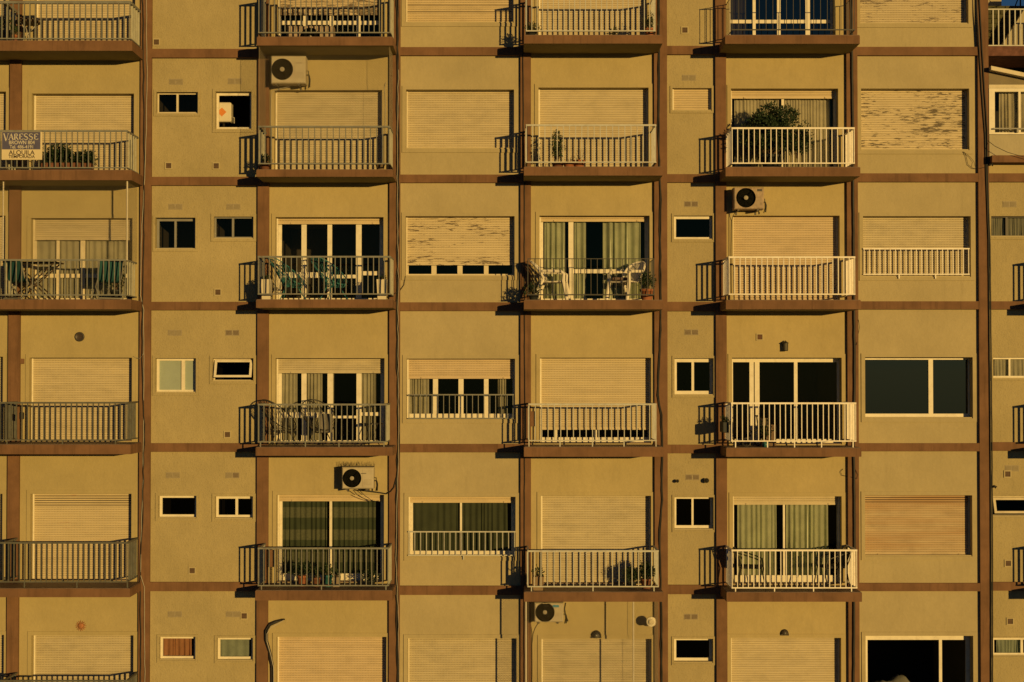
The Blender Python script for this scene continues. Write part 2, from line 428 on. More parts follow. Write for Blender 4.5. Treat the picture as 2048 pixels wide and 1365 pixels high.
def shutter(x0, x1, z0, z1, p, pitch=.048, gaps=(), slots=True, openings=()):
    """rolled-down slats, curved in section; gaps: set of slat numbers (from the top) that hang apart"""
    b = MB(); n = max(1, int(round((z1-z0)/pitch))); h = (z1-z0)/n
    for k in range(n):
        zt = z1 - k*h; zb = zt - h
        g_ = .014 if k in gaps else .006
        prof = [(zt-g_, 0.0), (zt-g_-.3*(h-g_), .007), (zt-g_-.65*(h-g_), .007), (zb, .0)]
        b.cur = 0
        for (za, qa), (zc, qc) in zip(prof, prof[1:]):
            b.add([(x0,-p-qc,zc),(x1,-p-qc,zc),(x1,-p-qa,za),(x0,-p-qa,za)], [(0,1,2,3)])
        b.add([(x0,-p,zt-g_),(x1,-p,zt-g_),(x1,-p+.012,zt-g_),(x0,-p+.012,zt-g_)], [(0,1,2,3)])
        b.cur = 2 if k in gaps else 1
        b.add([(x0,-p+.004,zt-g_),(x1,-p+.004,zt-g_),(x1,-p+.004,zt+.0005),(x0,-p+.004,zt+.0005)], [(0,1,2,3)])
    b.cur = 0
    b.box(x0, x1, -p-.012, -p+.012, z0-.03, z0+.006)                    # bottom bar
    b.box(x0+.12*(x1-x0), x0+.12*(x1-x0)+.04, -p-.03, -p-.013, z0-.03, z0+.005)
    b.box(x1-.08*(x1-x0)-.04, x1-.08*(x1-x0), -p-.03, -p-.013, z0-.03, z0+.005)
    return b

HOLES = {}
WBAY = {'Z': M_WALL['A']}
ROOM_N = [0]
def window(bay, s, px0, px1, py0, py1, sh=None, shm=None, slots='slots', gaps=(), mull=(), trans=(), fm=None, fw=.05, glass=None,
           bot=.06, head=.05, trim=.08, sill=True, room=None, depth=.225, nosash=False, shp=.175, panes=True, lean=None, extra_dark=False, roomw=None, roomm=None, trimb=None):
    """opening with its trim, frame, panes and roller shutter. px/py: opening in the photograph on the wall plane.
    py1=None runs to the balcony floor. sh: pixel row where the shutter ends ('full' = all the way)."""
    fm = fm or M_WHITE; glass = glass or M_GLASS
    pym = 682 if py1 is None and py0 < 0 else (py0 + (py1 or py0 + 150))/2
    x0, x1 = WX(px0, pym), WX(px1, pym); z1 = WZ(py0)
    z0 = LEV[bay][s+1][0] + .02 if py1 is None else WZ(py1)
    HOLES.setdefault((bay, s), []).append((x0, x1, z0, z1))
    b = MB(); t = trim; pr = .022
    tb = t if (py1 is not None) else 0
    if trimb is not None: tb = trimb
    b.pbox(x0-t, x0-.001, .0005, pr, z0-tb, z1+t); b.pbox(x1+.001, x1+t, .0005, pr, z0-tb, z1+t)
    b.pbox(x0-.001, x1+.001, .0005, pr, z1+.001, z1+t)
    if tb: b.pbox(x0-.001, x1+.001, .0005, pr, z0-tb, z0-.001)
    win = b.build('balcony_door' if py1 is None else 'window', WBAY.get(bay) or M_WALL[bay], BLD)
    # fixed frame
    fp0, fp1 = -depth-.05, -depth
    if not nosash:
        f = MB()
        f.pbox(x0+.001, x0+fw, fp0, fp1, z0+.001, z1-.001); f.pbox(x1-fw, x1-.001, fp0, fp1, z0+.001, z1-.001)
        f.pbox(x0+fw, x1-fw, fp0, fp1, z1-head, z1-.001); f.pbox(x0+fw, x1-fw, fp0, fp1, z0+.001, z0+bot)
        f.build('frame', fm, win)
        cols = [x0+fw] 
        for (ma, mb) in mull:
            xa, xb = WX(ma, pym, fp1), WX(mb, pym, fp1)
            MB().pbox(xa, xb, fp0, fp1+.006, z0+bot, z1-head).build('mullion', fm, win)
            cols += [xa, xb]
        cols.append(x1-fw)
        for i in range(0, len(cols), 2):
            xa, xb = cols[i], cols[i+1]
            rows = [z0+bot]
            for tr in trans:
                if tr[2] is None or (i//2) in tr[2]:
                    za, zb = WZ(tr[1], fp1), WZ(tr[0], fp1)
                    MB().pbox(xa, xb, fp0, fp1-.004, za, zb).build('transom', fm, win)
                    rows += [za, zb]
            rows.append(z1-head)
            if panes and xb - xa > .03:
                for j in range(0, len(rows), 2):
                    gl = glass[i//2] if isinstance(glass, (list, tuple)) else glass
                    if gl is None: continue
                    yy = -(fp0+.02)
                    MB().add([(xa,yy,rows[j]),(xb,yy,rows[j]),(xb,yy,rows[j+1]),(xa,yy,rows[j+1])], [(0,1,2,3)])
                    q = MB(); q.add([(xa,yy,rows[j]),(xb,yy,rows[j]),(xb,yy,rows[j+1]),(xa,yy,rows[j+1])], [(0,1,2,3)])
                    q.build('pane', gl, win)
    if sill and py1 is not None and not trim == 0:
        MB().pbox(x0+.002, x1-.002, -depth-.002, -.004, z0+.0005, z0+.022).build('sill', M_TRIM, win)
    if py1 is None:
        MB().pbox(x0+.002, x1-.002, -depth-.002, -.004, z0+.0005, z0+.02).build('threshold', M_SLABTOP, win)
    if sh is not None:
        ze = z0 + .035 if sh == 'full' else WZ(sh, -shp)
        rd = WX(px0, pym, -shp)
        sb = shutter(x0+.03, x1-.03, ze, z1-.004, shp*-1, gaps=gaps)
        sb.build('roller_shutter', [shm, M_JOINT if slots == 'slots' else M_JOINTP, M_GAP], win)
        for (xa, xb) in ((x0+.002, x0+.032), (x1-.032, x1-.002)):
            MB().pbox(xa, xb, -shp-.03, -shp+.022, z0+.023, z1-.002).build('guide_rail', fm if fm is not M_ALU else M_CREAMF, win)
    # the room behind
    bx0, bx1 = BX[bay]
    ra, rb = (x0-.05, x1+.05) if py1 is not None and (px1-px0) < 100 else (max(bx0-.02, x0-.25), min(bx1+.02, x1+.25))
    rz0, rz1 = (z0-.02, z1+.05) if py1 is None else (z0-.35, z1+.25)
    D = DEEP + (3.2 if (px1-px0) > 100 else 1.6)
    r = MB(); y0 = DEEP + .003
    c = [(ra,y0,rz0),(rb,y0,rz0),(rb,D,rz0),(ra,D,rz0),(ra,y0,rz1),(rb,y0,rz1),(rb,D,rz1),(ra,D,rz1)]
    r.add(c, [(0,1,2,3),(4,5,6,7),(0,3,7,4),(1,2,6,5),(3,2,6,7)])
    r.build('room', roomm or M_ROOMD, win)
    return win, (x0, x1, z0, z1)

# shutters' paints
S_CREAM = shutter_mat('shutter_cream', (.52, .45, .29), seed=1, grime=.28)
S_CREAM2 = shutter_mat('shutter_cream_warm', (.55, .45, .27), seed=2, grime=.26)
S_PALE = shutter_mat('shutter_pale', (.49, .43, .28), seed=3, grime=.34)
S_TAN = shutter_mat('shutter_tan', (.55, .445, .285), seed=4, grime=.25)
S_PEEL = shutter_mat('shutter_peeling', (.56, .48, .31), peel=.78, peel_col=(.09, .07, .045), seed=5)
S_PEEL2 = shutter_mat('shutter_peeling_light', (.56, .48, .31), peel=.66, peel_col=(.11, .08, .05), seed=6)
S_PEEL3 = shutter_mat('shutter_peeling_top', (.50, .43, .28), peel=.74, peel_col=(.15, .12, .09), seed=9)
S_PEELB = shutter_mat('shutter_peeling_damaged', (.52, .43, .27), peel=1.2, peel_col=(.13, .10, .07), seed=16)
S_STAIN = shutter_mat('shutter_stained', (.50, .42, .27), stain=(.38, .235, .11), grime=.45, seed=7)
S_RUST = shutter_mat('shutter_rust_marked', (.54, .46, .29), rust=.75, seed=8)
S_GREY = shutter_mat('shutter_greyed', (.46, .40, .26), seed=10, grime=.3)

# ---- bay Z (left of the first pillar, only its right edge is in view)
for s in range(6):
    window('Z', s, -205, [8, 12, 11, 6, 5, 8][s], [-70, 184, 432, 714, 988, 1270][s], None, sh='full', shm=S_CREAM)
# ---- bay A
window('A', 0, 66, 268, -72, None, sh='full', shm=S_CREAM)
window('A', 1, 64, 268, 188, None, sh='full', shm=S_CREAM)
wA2 = window('A', 2, 62, 265, 437, None, sh=478, shm=S_GREY, mull=((113, 119), (161, 170)), trans=((548, 556, None),), fm=M_CREAMF, glass=M_GLASS)
window('A', 3, 59, 264, 716, None, sh='full', shm=S_CREAM)
window('A', 4, 61, 263, 988, None, sh='full', shm=S_RUST, gaps=(1, 2, 3, 4, 5))
window('A', 5, 63, 267, 1271, None, sh='full', shm=S_PALE)
# ---- bay N, two small windows a storey
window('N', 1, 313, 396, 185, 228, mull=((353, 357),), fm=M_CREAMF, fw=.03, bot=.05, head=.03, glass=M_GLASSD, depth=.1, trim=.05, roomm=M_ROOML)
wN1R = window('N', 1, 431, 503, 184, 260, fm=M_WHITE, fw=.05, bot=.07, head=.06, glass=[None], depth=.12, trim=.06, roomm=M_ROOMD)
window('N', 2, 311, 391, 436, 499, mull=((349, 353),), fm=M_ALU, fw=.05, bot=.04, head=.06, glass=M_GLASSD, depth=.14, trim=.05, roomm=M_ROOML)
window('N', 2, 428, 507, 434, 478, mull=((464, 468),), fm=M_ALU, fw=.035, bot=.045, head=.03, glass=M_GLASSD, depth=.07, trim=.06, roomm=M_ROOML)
window('N', 3, 311, 392, 717, 786, mull=((363, 370),), fm=M_WHITE, fw=.055, bot=.06, head=.05, glass=M_FROST, depth=.12, trim=.06)
wN3R = window('N', 3, 425, 507, 717, 763, fm=M_CREAMF, fw=.03, bot=.03, head=.03, panes=False, depth=.12, trim=.06, roomm=M_ROOMD)
window('N', 4, 317, 393, 992, 1037, fm=M_WHITE, fw=.055, bot=.07, head=.05, glass=M_GLASSD, depth=.12, trim=.06)
window('N', 4, 430, 506, 993, 1038, mull=((471, 476),), fm=M_WHITE, fw=.05, bot=.07, head=.06, glass=M_GLASSD, depth=.14, trim=.06)
wN5L = window('N', 5, 319, 391, 1274, 1321, fm=M_WHITE, fw=.05, bot=.07, head=.05, glass=M_GLASS, depth=.1, trim=.05)
wN5R = window('N', 5, 434, 506, 1276, 1322, fm=M_WHITE, fw=.05, bot=.07, head=.05, glass=M_GLASS, depth=.1, trim=.05)
# ---- bay B
window('B', 0, 553, 762, -74, None, sh=28, shm=S_PEELB, mull=((605, 614), (658, 666), (712, 720)), trans=((42, 50, None),), fm=M_WHITE, glass=M_GLASSD)
window('B', 1, 549, 764, 181, None, sh='full', shm=S_PALE)
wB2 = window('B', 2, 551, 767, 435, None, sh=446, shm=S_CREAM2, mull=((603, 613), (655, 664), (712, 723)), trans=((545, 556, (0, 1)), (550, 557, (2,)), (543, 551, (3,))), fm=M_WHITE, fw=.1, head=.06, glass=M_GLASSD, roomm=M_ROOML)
wB3 = window('B', 3, 551, 769, 717, None, sh=744, shm=S_PALE, mull=((603, 613), (655, 666), (713, 723)), trans=((825, 836, (0, 1)), (832, 837, (2,)), (825, 832, (3,))), fm=M_WHITE, fw=.1, glass=M_GLASS)
wB4 = window('B', 4, 553, 768, 990, None, sh=1000, shm=S_CREAM2, mull=((659, 664),), fm=M_WHITE, fw=.09, bot=.16, head=.08, glass=M_GLASS)
window('B', 5, 553, 773, 1274, None, sh='full', shm=S_TAN)
# ---- bay W
window('W', 0, 811, 1027, -76, 46, sh='full', shm=S_CREAM2, gaps=(18, 21), fm=M_CREAMF)
window('W', 1, 812, 1028, 180, 298, sh='full', shm=S_CREAM, fm=M_CREAMF)
wW2 = window('W', 2, 811, 1029, 433, 553, sh=528, shm=S_PEEL2, mull=((863, 873), (915, 925), (968, 977)), fm=M_CREAMF, bot=.06, glass=M_GLASSD)
wW3 = window('W', 3, 813, 1030, 718, 839, sh=755, shm=S_TAN, mull=((866, 876), (917, 927), (968, 977)), fm=M_WHITE, bot=.11, glass=M_GLASS)
wW4 = window('W', 4, 816, 1031, 994, 1114, sh=1003, shm=S_CREAM2, mull=((920, 924),), fm=M_WHITE, fw=.09, bot=.10, head=.08, glass=M_GLASS)
window('W', 5, 815, 1033, 1277, 1395, sh='full', shm=S_PALE, fm=M_CREAMF)
# ---- bay C
window('C', 0, 1078, 1294, -74, None, sh='full', shm=S_CREAM)
window('C', 1, 1077, 1297, 176, None, sh='full', shm=S_CREAM, slots='plain')
wC2 = window('C', 2, 1079, 1299, 432, None, sh=441, shm=S_CREAM2, mull=((1137, 1147),), trans=((539, 547, (1,)),), fm=M_WHITE, fw=.08, head=.05, glass=M_GLASS)
window('C', 3, 1080, 1302, 716, None, sh=857, shm=S_RUST, mull=((1110, 1116), (1188, 1194)), fm=M_WHITE, bot=.12, glass=M_GLASSD)
window('C', 4, 1082, 1302, 992, None, sh='full', shm=S_PALE)
window('C', 5, 1083, 1303, 1278, None, sh='full', shm=S_PALE)
# ---- bay E
window('E', 1, 1345, 1423, 177, 222, sh='full', shm=S_CREAM2, slots='plain', fm=M_WHITE, trim=.05, shp=.1, depth=.15)
window('E', 2, 1348, 1425, 432, 480, fm=M_WHITE, fw=.05, bot=.06, head=.06, glass=M_GLASSD, depth=.09, trim=.05, roomm=M_ROOMD)
window('E', 3, 1349, 1427, 717, 791, mull=((1383, 1388),), fm=M_WHITE, fw=.06, bot=.09, head=.08, glass=M_GLASSD, depth=.14, trim=.05)
window('E', 4, 1349, 1427, 995, 1060, mull=((1383, 1387),), fm=M_WHITE, fw=.05, bot=.08, head=.04, glass=M_GLASSD, depth=.14, trim=.05)
window('E', 5, 1348, 1426, 1278, 1326, fm=M_WHITE, fw=.06, bot=.08, head=.05, glass=M_GLASSD, depth=.14, trim=.05)
# ---- bay D
wD0 = window('D', 0, 1460, 1672, -76, None, mull=((1507, 1513), (1556, 1563), (1613, 1622)), trans=((40, 47, None),), fm=M_WHITE, fw=.05, bot=.03, glass=M_GLASSB, roomm=M_ROOMD)
wD1 = window('D', 1, 1462, 1676, 178, None, sh=195, shm=S_CREAM2, slots='plain', mull=((1563, 1568),), fm=M_WHITE, bot=.09, glass=M_GLASS)
window('D', 2, 1466, 1679, 432, None, sh='full', shm=S_TAN)
wD3 = window('D', 3, 1464, 1683, 716, None, mull=((1499, 1507.5), (1509.5, 1519), (1588, 1595)), fm=M_WHITE, fw=.05, head=.09, bot=.1, glass=M_GLASSD, roomm=M_ROOML)
wD4 = window('D', 4, 1466, 1683, 993, None, sh=1007, shm=S_CREAM, mull=((1566, 1570),), fm=M_WHITE, bot=.16, glass=M_GLASS)
window('D', 5, 1462, 1682, 1276, None, sh='full', shm=S_CREAM, slots='plain')
# ---- bay F
window('F', 0, 1720, 1936, -78, 48, sh='full', shm=S_PEEL3, fm=M_CREAMF)
window('F', 1, 1722, 1938, 178, 301, sh='full', shm=S_PEEL, slots='plain', fm=M_CREAMF)
window('F', 2, 1726, 1941, 433, 554, sh='full', shm=S_PALE, fm=M_CREAMF)
wF3 = window('F', 3, 1730, 1945, 715, 837, mull=((1857, 1866),), fm=M_WHITE, fw=.03, bot=.09, head=.05, glass=M_GLASSB, roomm=M_ROOMD)
window('F', 4, 1730, 1944, 991, 1113, sh=1108, shm=S_STAIN, gaps=(0, 1, 2, 3), fm=M_CREAMF)
wF5 = window('F', 5, 1731, 1946, 1272, 1398, mull=((1878, 1884),), fm=M_WHITE, fw=.09, head=.12, glass=[None, M_GLASSD], roomm=M_ROOMD)
# ---- bay G
wG2 = window('G', 2, 1982, 2064, 433, 474, mull=((2011, 2015),), fm=M_DARKF, fw=.02, bot=.03, head=.02, glass=M_GLASS, depth=.06, trim=.06)
wG3 = window('G', 3, 1986, 2062, 715, 758, mull=((2017, 2021),), fm=M_WHITE, fw=.03, bot=.06, head=.04, glass=M_GLASS, depth=.08, trim=.04)
wG4 = window('G', 4, 1985, 2064, 993, 1034, fm=M_CREAMF, fw=.03, bot=.03, head=.03, panes=False, depth=.12, trim=.05, roomm=M_ROOMD)
wG5 = window('G', 5, 1986, 2064, 1276, 1313, mull=((2041, 2046),), fm=M_WHITE, fw=.04, bot=.06, head=.05, glass=M_GLASS, depth=.06, trim=.03)

for k in BAY:
    for s in range(6):
        if k == 'G' and s < 2: continue
        x0, x1 = BX[k]
        z1 = LEV[k][s][1]; z0 = LEV[k][s+1][0]
        wall_panel(k, x0, x1, z0, z1, HOLES.get((k, s), []), WBAY.get(k) or M_WALL[k])
# plain storeys below the picture, the parapet above, side and back
zl = min(v[6][1] for v in LEV.values())
for k in BAY:
    x0, x1 = BX[k]
    MB().pbox(x0, x1, -DEEP, 0, 0, LEV[k][6][1]).build('lower_wall', WBAY.get(k) or M_WALL[k], BLD)
    if k != 'G': MB().pbox(x0, x1, -DEEP, .02, LEV[k][0][0], ZTOP).build('parapet', M_BROWN, BLD)
MB().box(PX[0][0], PX[9][1]-.02, DEEP+4.2, DEEP+4.5, 0, ZTOP).build('back_wall', M_WALL['N'], BLD)
MB().box(PX[9][1]-.3, PX[9][1]-.05, DEEP, DEEP+4.2, 0, ZTOP-.02).build('side_wall', M_WALL['N'], BLD)
MB().box(PX[0][0], PX[0][0]+.25, DEEP, DEEP+4.2, 0, ZTOP-.02).build('side_wall', M_WALL['N'], BLD)
MB().box(PX[0][0]-.01, PX[9][1]-.02, DEEP+.005, DEEP+4.19, ZTOP-.4, ZTOP-.2).build('roof_slab', M_SLABTOP, BLD)

# ------------------------------------------------------------------ balconies with railings
SIDE = MB()                                            # balusters past the first 300, gathered
REST = {0: M_RGREY, 1: M_RCREAM, 2: M_RWHITE, 3: M_RDARK, 4: M_RSIDE, 5: M_RGREYD}
COUNT = [0]
BARMESH = {}
def bar(parent, x, y, z0, z1, w, d, mi, force_rest=False, along_x=False):
    """one flat upright bar; along_x turns its broad side for the side runs"""
    a, b = (d, w) if along_x else (w, d)
    if force_rest or COUNT[0] >= 300:
        SIDE.cur = mi; SIDE.box(x-a/2, x+a/2, y-b/2, y+b/2, z0, z1); return
    key = (round(z1-z0, 3), w, d, mi)
    if key not in BARMESH:
        q = MB().box(-w/2, w/2, -d/2, d/2, 0, z1-z0)
        me = bpy.data.meshes.new('baluster'); me.from_pydata(q.v, [], q.f); me.materials.append(REST[mi]); BARMESH[key] = me
    put('baluster', BARMESH[key], (x, y, z0), parent); COUNT[0] += 1

def slab(bay, s, pxl, pxr):
    t, b = LEV[bay][s+1]
    xl = WX(pxl, 682, SP_); xr = WX(pxr, 682, SP_)
    m = MB(); m.pbox(xl, xr, .0, SP_, b, t - .012)
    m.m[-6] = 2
    m.cur = 1; m.pbox(xl+.012, xr-.012, .001, SP_-.012, t-.011, t)
    m.cur = 0; m.pbox(BX[bay][0], BX[bay][1], -DEEP, -.0005, b, t)
    # drip groove line under the front edge
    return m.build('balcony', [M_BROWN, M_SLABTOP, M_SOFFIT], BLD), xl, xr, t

def railing(bal, zt, pxl, pxr, ytop, ybot, sp, mi, legs=(), w=.016, d=.045, rail=.035, left=True, right=True, dividers=(), thick=.018, wallp=.0):
    m = REST[mi]
    xl = WX(pxl, ytop, RP); xr = WX(pxr, ytop, RP)
    z1 = WZ(ytop, RP); z0 = WZ(ybot, RP)
    y = -RP
    MB().box(xl-.012, xr+.012, y-d/2-.004, y+d/2+.004, z1-thick, z1+rail-thick).build('top_rail', m, bal)
    MB().box(xl-.012, xr+.012, y-d/2-.002, y+d/2+.002, z0-.012, z0+.012).build('bottom_rail', m, bal)
    n = max(2, int(round((xr-xl)/(sp/SCALE/1.029))))
    for i in range(n+1):
        x = xl + (xr-xl)*i/n
        bar(bal, x, y, z0+.012, z1-thick, w, d, mi)
    sides = ([xl] if left else []) + ([xr] if right else []) + [WX(q, ytop, RP) for q in dividers]
    for x in sides:
        MB().box(x-d/2, x+d/2, y+d/2+.005, -wallp-.001, z1-thick, z1+rail-thick-.002).build('side_rail', m, bal)
        MB().box(x-d/2, x+d/2, y+d/2+.003, -wallp-.001, z0-.011, z0+.011).build('side_rail', m, bal)
        k = 5
        for j in range(1, k):
            yy = y + (RP-wallp)*j/k
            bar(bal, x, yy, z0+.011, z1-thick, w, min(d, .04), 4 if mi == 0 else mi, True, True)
    for q in legs:
        x = WX(q, ybot, RP)
        MB().box(x-.011, x+.011, y-.011, y+.011, zt, z0-.012).build('foot', m, bal)

RZ = lambda bay, s: LEV[bay][s+1][0]
# white railings of bay D first, then C, B and A
D_ = [('D', 0, 1464, 1709, -10, 60, 14.0, 3, dict(w=.010, d=.010, rail=.016, thick=.008)),
      ('D', 1, 1464, 1708, 257, 327, 11.3, 2, dict(d=.035)), ('D', 2, 1458, 1709, 515, 589, 10.7, 2, dict(d=.04)),
      ('D', 3, 1463, 1711, 807, 882.5, 10.8, 2, dict(d=.04, legs=(1471, 1535, 1589, 1643, 1706))),
      ('D', 4, 1464, 1713, 1101, 1176, 11.0, 2, dict(d=.035, legs=(1471, 1549, 1627, 1703)))]
C_ = [('C', 0, 1053, 1310, -14, 62.5, 10.8, 1, dict(d=.035)), ('C', 1, 1053, 1311, 251, 325, 12.2, 1, dict(d=.04)),
      ('C', 2, 1056, 1308, 518, 590, 12.9, 3, dict(w=.013, d=.012, rail=.014, thick=.007)),
      ('C', 3, 1058, 1312, 809, 881.5, 12.6, 1, dict(d=.03, legs=(1058, 1120, 1185, 1248, 1312))),
      ('C', 4, 1056, 1316, 1102.5, 1173.5, 12.8, 1, dict(d=.035, legs=(1063, 1186, 1308)))]
B_ = [('B', 0, 518, 780, -18, 66, 10.7, 0, dict(d=.045)), ('B', 1, 518, 778, 254, 328, 12.4, 0, dict(d=.05)),
      ('B', 2, 517, 780, 514, 588.5, 10.9, 0, dict(d=.03)), ('B', 3, 517, 772, 809.5, 884, 11.3, 0, dict(d=.045, legs=(521, 611, 678, 768))),
      ('B', 4, 517, 776, 1097, 1171.5, 10.9, 0, dict(d=.035, legs=(523, 643, 772)))]
A_ = [('A', 0, -240, 260, 6, 78, 11.2, 0, dict(d=.05, rail=.055, thick=.02)), ('A', 1, -240, 254, 262.5, 336, 11.0, 0, dict(d=.03)),
      ('A', 2, -240, 251, 520.5, 590.5, 10.8, 0, dict(d=.03)), ('A', 3, -240, 252, 806, 880.5, 11.0, 5, dict(d=.04, legs=(14, 125, 231))),
      ('A', 4, -240, 254, 1086, 1164, 10.6, 5, dict(d=.04, legs=(49, 154, 255))), ('A', 5, -240, 254, 1362, 1440, 10.6, 5, dict(d=.04))]
SLX = {'D': (1452, 1722), 'C': (1048, 1326), 'B': (512, 785.5), 'A': (-300, 262)}
BALC = {}
for lst in (D_, C_, B_, A_):
    for (bay, s, a, b, yt, yb, sp, mi, kw) in lst:
        o, xl, xr, zt = slab(bay, s, *SLX[bay]); BALC[(bay, s)] = (o, zt)
        railing(o, zt, a, b, yt, yb, sp, mi, left=(bay != 'A'), dividers=((7,) if bay == 'A' else ()), **kw)
for bay in 'DCB': slab(bay, 5, *SLX[bay])
for bay in 'DCBA':                                     # the level above the picture
    slab(bay, -1, *SLX[bay])
# balconies just outside the picture on the right, whose shadows fall into it
for s, (yt, yb) in {2: (516, 590), 3: (808, 883), 4: (1100, 1175)}.items():
    LEV['H'] = LEV['D']; BX['H'] = (WX(2096, 682, PP), WX(2330))
    t, b = LEV['D'][s+1]
    xl = WX(2071)
    m = MB(); m.pbox(xl, WX(2330), 0, SP_, b, t); o = m.build('balcony', [M_BROWN], BLD)
    pl = 1024 + (WX(2079) * FPX) / (DIST - RP)
    railing(o, t, pl, pl + 250, yt, yb, 12, 0, right=False)
MB().pbox(BX['H'][0], BX['H'][1], -DEEP, -.005, 0, LEV['G'][2][0]).build('wall_panel', M_WALL['D'], BLD)

# window guards
def guard(win, pxl, pxr, yt, yb, n, mi, p=.05, w=.014, posts=(), d=.014):
    xl, xr = WX(pxl, yt, p), WX(pxr, yt, p); z1, z0 = WZ(yt, p), WZ(yb, p); m = REST[mi]
    MB().box(xl-.02, xr+.02, -p-.016, -p+.016, z1-.012, z1+.014).build('guard_rail', m, win)
    MB().box(xl-.02, xr+.02, -p-.014, -p+.014, z0-.011, z0+.011).build('guard_rail', m, win)
    for i in range(n+1):
        x = xl + (xr-xl)*i/n
        q = MB().box(x-w/2, x+w/2, -p-d/2, -p+d/2, z0+.011, z1-.012).build('guard_bar', m, win)
    for q in posts:
        x = WX(q, yb, p); MB().box(x-.012, x+.012, -p-.012, -p+.012, z0-.09, z0-.011).build('guard_foot', m, win)
guard(wW3[0], 818, 1026, 790, 837, 18, 0)
guard(wW4[0], 818, 1029, 1064, 1111, 18, 1, posts=(927,))
F2 = [o for o in BLD.children if o.name.startswith('window')]
wF2 = min(F2, key=lambda o: abs(WP[o.name].x - WX(1833)) + abs(WP[o.name].z - WZ(554)))
guard(wF2, 1728, 1937, 498, 549, 20, 2, posts=(1798, 1871), d=.03)
# all other bars, too small or beyond the count to be taken singly
sb = SIDE.build('balusters', [M_RGREY, M_RCREAM, M_RWHITE, M_RDARK, M_RSIDE, M_RGREYD], BLD); sb['kind'] = 'stuff'

# ------------------------------------------------------------------ vents set into the walls (parts of the building)
def vent_pair(px, py, dark=(0, 0), w=28, h=12, m=None):
    x, z = W(px, py, .0); b = MB(); hw = w/2/SCALE; hh = h/2/SCALE
    b.pbox(x-hw, x+hw, .0005, .006, z-hh, z+hh)
    o = b.build('vent_plate', m or M_VENT, BLD)
    for k in (0, 1):
        cx = x + (-.25 if k == 0 else .25)*w/SCALE; q = MB(); q.cur = 0
        a = w*.2/SCALE; c = h*.38/SCALE
        q.pbox(cx-a, cx+a, .0062, .0075, z-c, z+c)
        for j in range(5):
            zz = z - c + (j+.5)*2*c/5
            q.cur = 1; q.pbox(cx-a, cx+a, .0078, .013, zz-c*.09, zz+c*.09)
        q.build('vent_grille', [M_VENTD if dark[k] else mat('vent_mesh_pale', (.235, .20, .12), .8), m or M_VENT], o)
def vent_sq(px, py, w=10.5, dark=None, frame=None):
    x, z = W(px, py, .0); hw = w/2/SCALE; f = .022
    b = MB()
    b.pbox(x-hw-f, x+hw+f, .0005, .02, z+hw, z+hw+f); b.pbox(x-hw-f, x+hw+f, .0005, .02, z-hw-f, z-hw)
    b.pbox(x-hw-f, x-hw, .0005, .02, z-hw, z+hw); b.pbox(x+hw, x+hw+f, .0005, .02, z-hw, z+hw)
    o = b.build('vent_frame', frame or M_TRIM, BLD)
    q = MB(); q.pbox(x-hw, x+hw, .0005, .004, z-hw, z+hw); q.cur = 1
    for j in range(4):
        zz = z - hw + (j+.5)*2*hw/4; q.pbox(x-hw, x+hw, .005, .011, zz-.004, zz+.004)
    q.build('vent_grille', [dark or M_VENTD, mat('vent_bar', (.17, .125, .075), .8)], o)
for a in [(352, 164, (0, 0)), (470, 163, (0, 0)), (351, 414, (0, 0)), (467, 414, (0, 0)), (350, 666, (0, 0)), (465, 666, (1, 1)),
          (346, 951, (0, 0)), (465, 951, (0, 1)), (350, 1229, (0, 0)), (466, 1229, (0, 0)), (1378, 156, (0, 0)), (1382.5, 408.5, (1, 1)),
          (1383, 665, (1, 1)), (1385, 955, (1, 1)), (1382, 1234, (1, 1)), (2019, 409, (0, 0)), (2024, 937, (0, 0))]: vent_pair(*a)
for a in [(313, 85), (337.5, 332), (432.5, 332.5), (436, 585), (455, 869.5), (384.5, 1141.5), (488.5, 1232), (1369.5, 61), (2015, 948.5), (2016, 1127), (2020, 1243)]: vent_sq(*a)
vent_sq(1519.5, 674.5, 10, mat('vent_red', (.10, .035, .02), .8))
# round extractor vent on the wall of bay A
x, z = W(159.5, 674, 0)
ro = MB(); ro.sm = True; ro.lathe([(.10, .0), (.10, .025), (.085, .04), (.075, .03)], (x, 0, z), 24, 'y'); ro = ro.build('vent_ring', M_DARKF, BLD)
q = MB(); q.lathe([(.074, .02), (.074, .024)], (x, 0, z), 24, 'y'); q.cur = 1
for rr in (.018, .036, .055): q.tube([(x+rr*math.cos(t*.3142*2), -.03, z+rr*math.sin(t*.3142*2)) for t in range(11)], .004, 4)
q.build('vent_grille', [M_DARK, M_VENTD], ro)
# electrical boxes and access covers
for (px, py, w, h, p, m) in [(44.5, 723, 9, 10, 0, M_BROWN), (542, 1117, 14, 34, PP, M_BROWN), (1066, 838, 12, 30, 0, M_BROWN)]:
    x, z = W(px, py, p); MB().cbox(x-w/2/SCALE, x+w/2/SCALE, -p-.05, -p-.001, z-h/2/SCALE, z+h/2/SCALE, .005).build('service_box', m, BLD)
